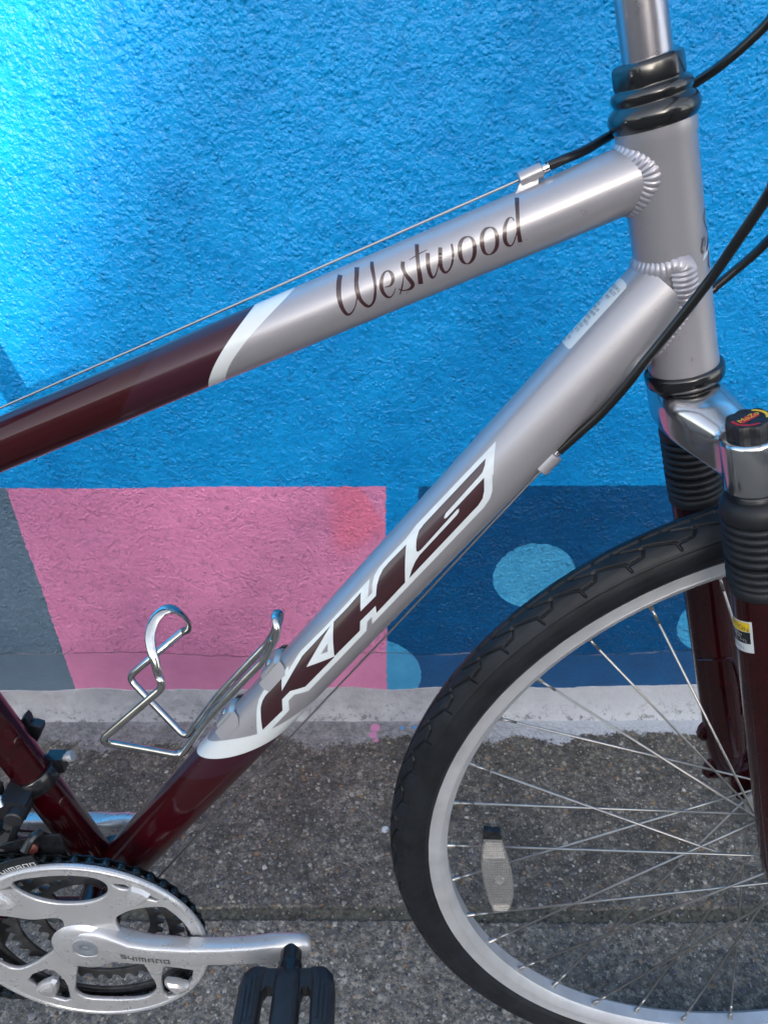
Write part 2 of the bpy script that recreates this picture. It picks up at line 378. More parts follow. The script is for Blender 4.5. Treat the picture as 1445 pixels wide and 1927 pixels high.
# decal outlines in (mm along tube, degrees round it)
WEST=[
([(160.32,64.5),(160.72,60.6),(161.33,55.3),(161.99,49.4),(162.67,43.2),(163.39,36.7),(164.03,30.7),(164.52,25.4),(164.90,20.5),(165.20,15.4),(165.41,10.0),(165.54,4.5),(165.55,-0.9),(165.41,-6.0),(165.14,-10.8),(164.79,-14.9),(164.35,-17.9),(163.74,-20.1),(163.04,-21.3),(162.26,-21.5),(161.49,-20.9),(160.76,-19.9),(160.05,-18.6),(159.32,-16.9),(158.59,-15.0),(157.83,-12.7),(157.05,-10.1),(156.32,-7.3),(155.65,-4.4),(155.04,-1.3),(154.43,1.9),(153.78,5.7),(153.16,9.6),(152.73,12.3)],[(157.76,56.4),(158.18,53.2),(158.79,48.8),(159.40,44.1),(160.02,38.6),(160.69,32.6),(161.29,27.1),(161.78,22.4),(162.19,18.1),(162.54,13.7),(162.84,8.9),(163.08,3.9),(163.21,-0.7),(163.19,-5.0),(163.07,-9.2),(162.90,-12.5),(162.77,-14.5),(162.64,-15.6),(162.46,-16.3),(162.13,-16.9),(161.62,-17.0),(161.02,-16.6),(160.39,-15.8),(159.72,-14.5),(159.02,-12.9),(158.28,-10.9),(157.53,-8.5),(156.82,-5.9),(156.18,-3.2),(155.58,-0.2),(155.00,2.9),(154.36,6.6),(153.74,10.5),(153.31,13.3)]),
([(149.91,64.6),(150.19,59.3),(150.62,52.6),(151.10,46.6),(151.61,41.5),(152.18,36.4),(152.73,31.3),(153.24,26.2),(153.71,21.2),(154.04,16.4),(154.20,11.8),(154.22,7.4),(154.15,3.1),(153.99,-1.0),(153.73,-4.9),(153.39,-8.6),(152.94,-12.3),(152.40,-15.8),(151.79,-18.7),(151.11,-20.8),(150.31,-22.0),(149.41,-22.1),(148.45,-21.1),(147.46,-19.4),(146.53,-17.4),(145.74,-15.1),(145.00,-12.5),(144.27,-9.2),(143.51,-5.0),(142.76,-0.2),(142.09,4.6),(141.52,9.2),(141.03,13.9),(140.60,18.6),(140.25,23.6),(139.97,28.7),(139.72,33.5),(139.49,38.0),(139.28,42.2),(139.09,46.2),(138.87,50.4),(138.65,54.6),(138.50,57.8)],[(147.29,58.9),(147.63,54.3),(148.14,48.2),(148.71,42.4),(149.32,37.5),(149.94,32.9),(150.45,28.4),(150.81,23.7),(151.08,19.0),(151.32,14.6),(151.55,10.7),(151.75,6.9),(151.84,3.4),(151.79,0.1),(151.63,-3.2),(151.40,-6.3),(151.09,-9.3),(150.70,-12.1),(150.32,-14.3),(150.04,-15.8),(149.80,-16.8),(149.46,-17.2),(148.82,-16.7),(148.02,-15.4),(147.27,-13.6),(146.68,-11.7),(146.16,-9.4),(145.58,-6.4),(144.89,-2.5),(144.16,2.0),(143.54,6.5),(143.07,10.9),(142.70,15.5),(142.39,20.1),(142.12,25.0),(141.90,30.0),(141.71,35.0),(141.56,39.6),(141.43,44.2),(141.25,48.7),(140.95,53.5),(140.61,58.0),(140.39,61.4)]),
([(137.51,2.5),(137.07,2.1),(136.43,1.4),(135.79,0.9),(135.21,0.4),(134.56,0.0),(133.81,0.3),(132.98,1.2),(132.11,2.8),(131.31,5.2),(130.69,8.4),(130.21,12.1),(129.98,15.8),(130.05,19.4),(130.38,22.8),(130.86,25.5),(131.51,27.6),(132.27,28.9),(133.05,29.4),(133.86,29.5),(134.77,29.0),(135.72,27.7),(136.67,25.3),(137.60,22.3),(138.42,19.0),(139.12,15.6),(139.72,11.8),(140.17,7.9),(140.44,3.9),(140.55,-0.1),(140.49,-4.1),(140.26,-8.0),(139.87,-11.7),(139.39,-14.9),(138.81,-17.4),(138.14,-19.1),(137.43,-20.1),(136.71,-20.3),(135.99,-19.8),(135.27,-18.5),(134.48,-16.6),(133.66,-14.1),(132.96,-11.7),(132.41,-9.4),(131.97,-7.2),(131.69,-5.7)],[(137.43,3.7),(136.97,3.4),(136.33,3.1),(135.70,2.9),(135.14,2.9),(134.65,3.0),(134.21,3.6),(133.71,4.9),(133.21,6.6),(132.82,8.5),(132.49,11.0),(132.21,14.0),(132.05,16.7),(132.01,19.0),(132.06,21.3),(132.19,23.2),(132.38,24.7),(132.68,26.0),(133.11,26.7),(133.67,26.6),(134.29,25.6),(134.87,24.1),(135.47,21.7),(136.10,18.6),(136.68,15.4),(137.19,12.2),(137.64,8.9),(137.98,5.8),(138.21,2.6),(138.35,-0.6),(138.39,-3.6),(138.32,-6.6),(138.14,-9.6),(137.92,-12.1),(137.69,-14.0),(137.41,-15.5),(137.08,-16.6),(136.67,-17.1),(136.16,-17.1),(135.55,-16.4),(134.82,-14.8),(134.04,-12.6),(133.34,-10.4),(132.77,-8.4),(132.28,-6.5),(131.94,-5.1)]),
([(123.75,34.4),(124.07,32.5),(124.53,29.7),(124.92,26.5),(125.12,23.2),(125.20,19.9),(125.18,16.3),(125.07,12.4),(124.88,8.2),(124.63,4.1),(124.28,-0.1),(123.91,-3.9),(123.65,-7.2),(123.48,-9.7),(123.38,-11.3),(123.34,-12.0),(123.52,-13.1),(124.01,-14.6),(124.57,-15.8),(125.17,-16.4),(125.92,-16.6),(126.71,-16.5),(127.48,-16.1),(128.19,-15.5),(128.81,-14.5),(129.39,-12.9),(129.93,-10.8),(130.32,-9.3)],[(121.84,30.6),(122.12,28.8),(122.49,26.3),(122.77,24.0),(122.95,21.7),(123.08,19.2),(123.11,16.3),(123.01,13.0),(122.81,9.2),(122.54,5.6),(122.15,2.1),(121.66,-1.6),(121.29,-5.2),(121.10,-8.5),(121.07,-12.0),(121.44,-15.8),(122.26,-18.7),(123.23,-20.5),(124.22,-21.4),(125.18,-21.3),(126.07,-20.4),(126.87,-19.4),(127.65,-18.7),(128.42,-17.8),(129.15,-16.5),(129.82,-14.5),(130.40,-12.3),(130.79,-10.8)]),
([(124.78,12.7),(125.37,9.4),(126.21,4.7),(127.03,0.2),(127.71,-3.3),(128.36,-6.5),(129.03,-9.8),(129.85,-13.7),(130.72,-17.7),(131.35,-20.7)],[(124.46,12.1),(124.99,8.7),(125.74,3.8),(126.48,-0.8),(127.06,-4.6),(127.63,-8.1),(128.30,-11.7),(129.22,-15.5),(130.22,-19.4),(130.94,-22.1)]),
([(113.52,56.7),(113.94,50.5),(114.56,42.6),(115.17,35.2),(115.69,28.8),(116.18,22.5),(116.66,16.6),(117.11,10.9),(117.54,5.3),(117.98,-0.1),(118.49,-6.0),(119.01,-12.0),(119.38,-16.4)],[(111.38,53.0),(111.84,47.2),(112.49,39.7),(113.11,32.7),(113.61,26.6),(114.06,20.5),(114.49,14.7),(114.86,9.0),(115.19,3.3),(115.54,-2.3),(115.95,-8.5),(116.37,-14.7),(116.68,-19.3)]),
([(119.30,30.4),(117.90,30.9),(115.90,31.8),(113.87,32.6),(111.78,33.4),(109.65,34.2),(108.16,34.8)],[(119.35,31.3),(117.98,32.2),(116.01,33.6),(113.99,34.7),(111.87,35.4),(109.72,35.8),(108.21,36.1)]),
([(109.41,30.5),(109.70,28.0),(110.11,24.6),(110.52,21.0),(110.90,17.5),(111.28,13.8),(111.61,10.0),(111.89,6.0),(112.12,1.9),(112.23,-2.2),(112.21,-6.5),(112.07,-10.8),(111.73,-14.6),(110.97,-17.2),(110.13,-17.4),(109.48,-16.5),(108.89,-15.2),(108.28,-13.4),(107.66,-11.2),(107.02,-8.5),(106.35,-5.4),(105.73,-2.3),(105.14,1.0),(104.60,4.2),(104.23,6.5)],[(107.33,27.5),(107.59,25.1),(107.96,21.7),(108.34,18.2),(108.73,14.8),(109.12,11.4),(109.46,7.9),(109.73,4.3),(109.94,0.6),(110.09,-2.9),(110.17,-6.6),(110.19,-10.2),(110.16,-12.4),(110.24,-12.8),(110.17,-13.2),(109.80,-13.4),(109.33,-12.8),(108.78,-11.4),(108.19,-9.4),(107.55,-7.0),(106.88,-4.1),(106.26,-1.2),(105.68,2.0),(105.15,5.2),(104.78,7.5)]),
([(101.99,31.1),(102.36,27.9),(102.88,23.4),(103.38,19.1),(103.82,15.5),(104.25,12.0),(104.62,8.5),(104.92,4.9),(105.15,1.4),(105.24,-2.3),(105.15,-6.2),(104.92,-9.9),(104.56,-13.2),(104.04,-15.8),(103.33,-17.6),(102.51,-18.2),(101.68,-17.6),(100.83,-16.2),(99.99,-14.4),(99.15,-12.0),(98.30,-9.1),(97.52,-6.0),(96.85,-2.7),(96.26,0.8),(95.73,4.3),(95.24,7.7),(94.81,11.2),(94.46,15.0),(94.21,19.4),(94.05,24.0),(93.94,27.2)],[(99.92,28.2),(100.26,25.0),(100.75,20.5),(101.23,16.2),(101.66,12.5),(102.07,9.2),(102.42,5.9),(102.72,2.8),(102.96,-0.2),(103.11,-3.0),(103.15,-5.9),(103.11,-8.8),(103.00,-11.1),(102.87,-12.5),(102.72,-13.4),(102.48,-14.0),(101.97,-14.0),(101.26,-13.2),(100.53,-11.7),(99.79,-9.6),(99.05,-6.8),(98.38,-3.8),(97.79,-0.8),(97.25,2.5),(96.78,5.9),(96.41,9.3),(96.11,12.7),(95.83,16.2),(95.54,20.4),(95.26,24.8),(95.07,28.0)]),
([(84.73,29.1),(85.47,29.8),(86.58,30.7),(87.79,30.7),(88.91,29.5),(89.97,27.4),(90.92,24.4),(91.69,20.6),(92.28,16.3),(92.73,12.2),(93.08,8.3),(93.32,4.2),(93.42,0.2),(93.35,-3.6),(93.11,-7.3),(92.68,-10.8),(92.00,-13.6),(91.19,-15.8),(90.39,-17.3),(89.60,-18.2),(88.73,-18.5),(87.80,-18.0),(86.81,-16.7),(85.79,-14.6),(84.86,-11.8),(84.11,-8.4),(83.50,-4.6),(83.00,-0.7),(82.53,3.5),(82.15,7.9),(81.94,12.2),(81.98,16.2),(82.22,19.9),(82.63,23.2),(83.30,25.9),(84.04,27.7),(84.55,28.8)],[(84.77,27.1),(85.51,27.0),(86.50,26.8),(87.32,25.9),(87.96,24.4),(88.60,22.4),(89.13,20.0),(89.59,17.0),(90.01,13.3),(90.39,9.4),(90.75,5.9),(91.04,2.5),(91.23,-0.6),(91.29,-3.5),(91.26,-6.3),(91.15,-8.7),(90.96,-11.1),(90.63,-13.6),(90.17,-15.2),(89.59,-15.5),(88.98,-14.8),(88.37,-13.6),(87.71,-11.8),(87.03,-9.5),(86.44,-7.1),(85.94,-4.3),(85.47,-1.2),(85.04,2.2),(84.65,6.0),(84.33,10.0),(84.10,13.5),(83.95,16.5),(83.87,19.3),(83.90,21.6),(84.14,23.7),(84.59,25.8),(84.95,27.4)]),
([(71.88,28.7),(72.60,29.4),(73.68,30.4),(74.88,30.6),(76.01,29.3),(77.05,27.1),(77.99,24.2),(78.77,20.6),(79.41,16.4),(79.89,12.2),(80.23,8.0),(80.42,3.6),(80.48,-0.4),(80.45,-4.2),(80.28,-7.8),(79.87,-11.3),(79.16,-14.2),(78.29,-16.1),(77.43,-17.2),(76.53,-17.9),(75.51,-18.1),(74.49,-17.5),(73.49,-16.2),(72.50,-14.1),(71.61,-11.3),(70.91,-7.9),(70.36,-4.1),(69.91,-0.2),(69.50,4.1),(69.18,8.5),(69.03,12.8),(69.11,16.6),(69.37,20.0),(69.80,23.1),(70.48,25.7),(71.22,27.4),(71.72,28.4)],[(71.94,26.7),(72.67,26.7),(73.64,26.5),(74.43,25.8),(75.05,24.3),(75.69,22.2),(76.24,19.8),(76.73,16.8),(77.18,13.1),(77.57,9.5),(77.89,5.8),(78.14,2.1),(78.31,-1.4),(78.41,-4.5),(78.43,-7.2),(78.37,-9.3),(78.20,-11.4),(77.84,-13.6),(77.29,-15.1),(76.58,-15.3),(75.80,-14.4),(75.07,-13.1),(74.40,-11.3),(73.76,-9.1),(73.22,-6.7),(72.76,-4.0),(72.33,-0.9),(71.96,2.5),(71.63,6.3),(71.36,10.3),(71.17,13.8),(71.05,16.7),(70.99,19.3),(71.03,21.4),(71.28,23.4),(71.74,25.4),(72.10,26.9)]),
([(58.82,22.0),(58.85,23.4),(58.91,25.5),(59.07,27.5),(59.38,29.0),(59.80,30.1),(60.32,30.8),(60.96,31.1),(61.74,30.9),(62.62,29.7),(63.55,27.4),(64.50,24.3),(65.36,20.8),(66.04,17.0),(66.58,13.0),(67.02,9.2),(67.41,5.5),(67.73,1.6),(67.90,-2.2),(67.89,-5.9),(67.69,-9.4),(67.26,-12.7),(66.56,-15.4),(65.69,-17.3),(64.82,-18.0),(64.03,-17.4),(63.32,-16.0),(62.64,-14.0),(61.99,-11.5),(61.35,-8.5),(60.73,-5.4),(60.05,-2.0),(59.38,1.6),(58.91,4.1)],[(59.41,22.0),(59.44,23.4),(59.49,25.3),(59.61,26.8),(59.79,27.7),(60.03,28.5),(60.36,28.7),(60.78,28.3),(61.23,27.3),(61.72,25.8),(62.35,23.4),(63.06,20.4),(63.67,17.2),(64.13,13.9),(64.53,10.2),(64.90,6.4),(65.27,2.8),(65.57,-0.6),(65.75,-3.5),(65.81,-6.1),(65.77,-8.4),(65.67,-10.1),(65.49,-11.9),(65.16,-13.8),(64.79,-14.8),(64.33,-14.8),(63.75,-13.7),(63.13,-12.1),(62.51,-9.9),(61.87,-7.1),(61.23,-4.2),(60.54,-0.8),(59.84,2.6),(59.35,5.1)]),
([(54.30,65.4),(54.75,59.6),(55.35,52.3),(55.90,45.9),(56.34,40.7),(56.75,35.8),(57.14,31.2),(57.54,26.6),(57.93,22.2),(58.32,17.8),(58.74,13.4),(59.17,8.9),(59.52,4.8),(59.76,1.2),(59.92,-1.9),(60.07,-5.1),(60.27,-9.1),(60.46,-13.2),(60.59,-16.3)],[(52.13,60.6),(52.60,55.4),(53.24,48.8),(53.83,42.8),(54.31,37.9),(54.77,33.3),(55.21,28.8),(55.64,24.3),(56.05,20.0),(56.45,15.6),(56.85,11.2),(57.23,6.7),(57.53,2.7),(57.71,-0.6),(57.83,-3.6),(57.95,-6.9),(58.08,-10.9),(58.19,-15.2),(58.27,-18.3)]),
]
K_POLY=[(407.25,0.7),(399.36,18.7),(392.07,34.8),(387.35,41.1),(382.64,44.0),(378.43,44.5),(359.83,43.9),(367.12,26.4),(333.05,44.1),(296.96,43.9),(336.10,23.5),(314.30,-1.0),(314.84,-2.4),(350.85,-1.3),(361.91,14.6),(372.61,14.8),(381.03,-1.5)]
H_POLY=[(313.99,-1.1),(303.26,22.7),(293.20,44.4),(277.89,43.4),(260.69,44.5),(271.19,21.3),(253.77,20.4),(247.11,32.3),(241.90,38.9),(235.83,43.4),(229.35,44.2),(210.37,43.1),(218.91,25.4),(231.96,-1.2),(264.34,-2.0),(259.95,8.6),(277.30,9.5),(283.94,-2.5)]
S_POLY=[(129.50,43.4),(133.19,36.6),(137.24,31.9),(141.86,31.1),(174.08,29.9),(176.95,27.9),(177.73,25.4),(176.11,24.0),(138.97,24.2),(145.67,9.4),(150.43,2.5),(155.82,0.0),(227.40,-1.0),(220.70,6.6),(214.64,11.7),(208.81,14.1),(170.26,14.8),(167.54,15.9),(165.69,19.3),(167.05,20.6),(204.97,18.5),(207.51,19.3),(208.37,22.0),(206.39,27.4),(202.30,35.9),(196.74,43.2),(190.92,44.8)]
KHS_BACK=[(413.17,-11.2),(413.29,2.9),(404.11,21.5),(394.99,40.4),(389.46,49.3),(381.14,54.9),(348.18,50.8),(350.83,44.4),(336.89,51.7),(331.67,53.9),(303.56,50.3),(248.64,49.9),(258.95,29.2),(254.34,28.7),(249.92,38.6),(244.48,47.2),(238.16,51.1),(230.47,51.8),(207.66,50.9),(195.96,54.2),(117.28,50.6),(133.46,17.0),(134.04,18.1),(142.40,-0.5),(147.64,-6.8),(154.98,-10.2),(274.17,-11.3),(269.00,-0.7),(274.52,-0.7),(280.90,-11.9),(281.31,-13.0),(352.88,-13.2),(362.42,3.9),(370.17,3.7),(377.87,-12.0),(401.61,-12.5)]
K_TRI=[(308.89,25.1),(314.07,14.1),(319.48,20.2)]
STICK=[(-0.78,100.0),(-1.00,83.0),(-0.39,69.8),(1.09,64.7),(45.66,64.6),(47.19,67.2),(47.49,73.2),(47.58,110.2)]

# ------------------------------------------------------------------ the setting
def wmesh(name, vs, fs, mat, parent=None, kind=None, smooth=None):
    o = mesh_obj(name, vs, fs, mat, parent, smooth=smooth, local=True)
    if kind: o['kind'] = kind
    return o
WY = 0.464
def concrete_mat(paint):
    K = 1.0 if paint else 1.3
    t = NT('exposed_aggregate_concrete' if paint else 'exposed_aggregate_kerb_slab'); p = t.pos()
    wob = t.n('ShaderNodeVectorMath', operation='MULTIPLY_ADD'); t.l(t.noise(p, 60, 3, out=1), wob.inputs[0]); wob.inputs[1].default_value = (.006, .006, .006); t.l(p, wob.inputs[2]); q = wob.outputs[0]
    base = t.ramp(t.noise(p, 70, 9, 0.80), [(0.34, (0.022 * K, 0.021 * K, 0.018 * K)), (0.47, (0.078 * K, 0.071 * K, 0.060 * K)), (0.57, (0.18 * K, 0.162 * K, 0.137 * K)), (0.70, (0.34, 0.315, 0.27))])
    # three sizes of stone, each cell its own colour, showing only here and there
    for sc, lo, am in ((95, .36, .75), (170, .40, .8), (300, .42, .7)):
        cell = t.vor(q, sc, out='Color'); d = t.vor(q, sc)
        sep = t.n('ShaderNodeSeparateColor'); t.l(cell, sep.inputs[0])
        col = t.ramp(sep.outputs[0], [(0.0, (0.025, 0.026, 0.030)), (0.30, (0.07, 0.068, 0.070)), (0.52, (0.16, 0.148, 0.135)), (0.70, (0.08, 0.082, 0.092)), (0.82, (0.29, 0.255, 0.21)), (0.93, (0.42, 0.40, 0.36)), (0.985, (0.34, 0.17, 0.06))])
        m1 = t.math('SUBTRACT', 1.0, t.step(d, lo, .10)); m2 = t.step(sep.outputs[1], 0.38, .05)
        base = t.mix(t.math('MULTIPLY', t.math('MULTIPLY', m1, m2), am), base, col)
    grit = t.noise(p, 900, 3, 0.7)
    base = t.mix(t.math('MULTIPLY', t.ramp(grit, [(0.55, 0.0), (0.75, 1.0)]), 0.45), base, (0.36, 0.35, 0.33))
    base = t.mix(t.math('MULTIPLY', t.ramp(grit, [(0.3, 1.0), (0.45, 0.0)]), 0.5), base, (0.012, 0.012, 0.013))
    stain = t.ramp(t.noise(p, 11, 7, 0.7), [(0.42, 0.0), (0.60, 1.0)])
    base = t.mix(t.math('MULTIPLY', stain, 0.62 if paint else 0.22), base, (0.030, 0.029, 0.027))
    moss = t.ramp(t.noise(p, 13, 6, 0.75), [(0.58, 0.0), (0.74, 1.0)])
    base = t.mix(t.math('MULTIPLY', moss, 0.45), base, (0.13, 0.085, 0.035))
    h = t.math('ADD', t.math('MULTIPLY', t.vor(q, 170), -0.7), t.noise(p, 260, 6, 0.7))
    rough = 0.78
    if paint:
        sp = t.n('ShaderNodeSeparateXYZ'); t.l(p, sp.inputs[0]); y = sp.outputs[1]; x = sp.outputs[0]
        # paint that ran and was brushed over the foot of the wall, worn through in spots
        reach = t.math('ADD', t.math('MULTIPLY', t.noise(p, 9, 6, 0.65), 0.125), t.math('MULTIPLY', t.step(x, 0.50, .5), -0.012))
        yy = t.math('ADD', y, t.math('MULTIPLY', t.math('SUBTRACT', t.noise(p, 70, 4), 0.5), 0.018))
        edge = t.math('SUBTRACT', 0.470, reach)
        m1 = t.step(t.math('ADD', yy, t.math('MULTIPLY', t.math('SUBTRACT', t.noise(p, 150, 6, .75), 0.5), 0.035)), edge, .007)
        wear = t.ramp(t.noise(p, 120, 7, 0.8), [(0.44, 0.0), (0.56, 1.0)])
        near = t.step(y, 0.452, .035)
        wx = t.step(x, 0.40, .45)
        cov = t.math('ADD', t.math('MULTIPLY_ADD', wx, 0.40, 0.40), t.math('ADD', t.math('MULTIPLY', wear, 0.42), t.math('MULTIPLY', near, 0.5)), clamp=True)
        pc = t.mix(t.ramp(t.noise(p, 30, 5), [(0.35, 0.0), (0.65, 1.0)]), (0.18, 0.176, 0.196), (0.31, 0.307, 0.33))
        pc = t.mix(t.math('MULTIPLY', wx, 0.75), pc, (0.50, 0.53, 0.58))
        base = t.mix(t.math('MULTIPLY', m1, cov), base, pc)
        # a pink drip and two blue flecks
        for cx, cy, r, c_ in ((0.2385, 0.438, 0.0075, (0.62, 0.22, 0.42)), (0.236, 0.424, 0.006, (0.60, 0.22, 0.42)), (0.2405, 0.414, 0.004, (0.60, 0.22, 0.42)), (0.281, 0.437, 0.0035, (0.05, 0.27, 0.62)), (0.300, 0.438, 0.0035, (0.05, 0.27, 0.62)), (0.255, 0.262, 0.0045, (0.55, 0.62, 0.68))):
            dd = t.n('ShaderNodeVectorMath', operation='DISTANCE'); t.l(q, dd.inputs[0]); dd.inputs[1].default_value = (cx + .003, cy + .003, .003)
            base = t.mix(t.math('MULTIPLY', t.math('SUBTRACT', 1.0, t.step(dd.outputs['Value'], r, .003)), 0.85), base, c_)
    t.set(Base_Color=base, Roughness=t.math('MULTIPLY_ADD', t.noise(p, 200, 3), 0.25, 0.60), Specular_IOR_Level=0.35)
    t.l(t.bump(h, 0.9, 0.0018), t.b.inputs['Normal'])
    return t.m
m_conc = concrete_mat(True); m_conc2 = concrete_mat(False)
m_dirt = simple('dark_joint_dirt', (0.070, 0.065, 0.050), 0.9, bump=1.0, bscale=400, var=0.75, vscale=190)
m_asph = simple('asphalt', (0.05, 0.05, 0.052), 0.85, bump=0.6, bscale=250, var=0.3, vscale=120)

def sheet(x0, x1, y0, y1, z): return [(x0, y0, z), (x1, y0, z), (x1, y1, z), (x0, y1, z)], [(0, 1, 2, 3)]
wmesh('ground', *sheet(-60, 60, -300, 300, -0.16), m_asph, kind='structure')
def slab(name, x0, x1, y0, y1, mat, wob0, wob1):
    """slab with slightly uneven joint edges"""
    n = 1100; xs = np.concatenate([[x0], np.linspace(-1.2, 1.6, n), [x1]]); V = []; F = []
    for i, x in enumerate(xs):
        a = (rng.random() - .5) * wob0 + math.sin(x * 9) * wob0 * .6; b = (rng.random() - .5) * wob1 + math.sin(x * 7 + 1) * wob1 * .6
        V += [(x, y0 + a, -.14), (x, y0 + a, -.003), (x, y0 + a + .003, 0), (x, y1 + b - .003, 0), (x, y1 + b, -.003), (x, y1 + b, -.14)]
    for i in range(len(xs) - 1):
        for k in range(5): F.append((i * 6 + k, (i + 1) * 6 + k, (i + 1) * 6 + k + 1, i * 6 + k + 1))
    return wmesh(name, V, F, mat, kind='structure', smooth=30)
slab('pavement', -9, 9, 0.1515, WY + .02, m_conc, .0034, 0)
slab('pavement', -9, 9, -3.0, 0.1375, m_conc2, 0, .0034)
wmesh('pavement_joint', *sheet(-9, 9, 0.12, 0.17, -0.0022), m_dirt, kind='structure')
V_, F_ = box((0, -3.08, -0.07), (9, .07, .072)); wmesh('kerb', V_, F_, m_conc2, kind='structure')

# stones standing a little proud of the worn surface, too many to count
def pebbles(name, n, x0, x1, y0, y1, gate):
    V = []; F = []; C_ = []
    pal = np.array([(.34, .31, .27), (.46, .43, .39), (.19, .178, .165), (.085, .083, .088), (.05, .05, .052), (.22, .13, .07), (.35, .33, .25), (.12, .11, .10), (.09, .09, .11)])
    prob = np.array([.10, .05, .16, .2, .2, .04, .05, .1, .1]); prob /= prob.sum()
    for i in range(n):
        x = rng.uniform(x0, x1); y = rng.uniform(y0, y1)
        if not gate(x, y): continue
        r = min(.0060 if y < .14 else .0042, .0010 + rng.exponential(.0009)); a = rng.uniform(0, 6.28); el_ = rng.uniform(.6, 1); hgt = r * rng.uniform(.10, .25); m = 7; k = len(V)
        rr = r * rng.uniform(.75, 1.15, m)
        for lvl, (sc, z) in enumerate(((1, -.0004), (.72, hgt * .8))):
            for j in range(m):
                t_ = 2 * math.pi * j / m; px, py = math.cos(t_) * rr[j] * sc, math.sin(t_) * rr[j] * el_ * sc
                V.append((x + px * math.cos(a) - py * math.sin(a), y + px * math.sin(a) + py * math.cos(a), z))
        V.append((x, y, hgt))
        for j in range(m):
            l = (j + 1) % m; F.append((k + j, k + l, k + m + l, k + m + j)); F.append((k + m + j, k + m + l, k + 2 * m))
        c = pal[rng.choice(len(pal), p=prob)] * rng.uniform(.7, 1.2); C_ += [c] * (2 * m + 1)
    t = NT('pebble_stone'); at = t.n('ShaderNodeVertexColor', layer_name='tone')
    t.set(Base_Color=t.mix(t.math('MULTIPLY', t.noise(t.pos(), 700, 3), .6), at.outputs[0], (.06, .06, .06)), Roughness=.6)
    o = wmesh(name, V, F, t.m, kind='stuff', smooth=60)
    ca = o.data.color_attributes.new('tone', 'FLOAT_COLOR', 'POINT'); ca.data.foreach_set('color', np.c_[np.array(C_), np.ones(len(C_))].ravel())
    return o
pb = pebbles('pebbles', 19000, -0.45, 0.95, -0.14, 0.415, lambda x, y: not (0.134 < y < 0.155) or rng.random() < .3)
pb['label'] = 'small worn stones showing in the grey concrete pavement'; pb['category'] = 'pebbles'

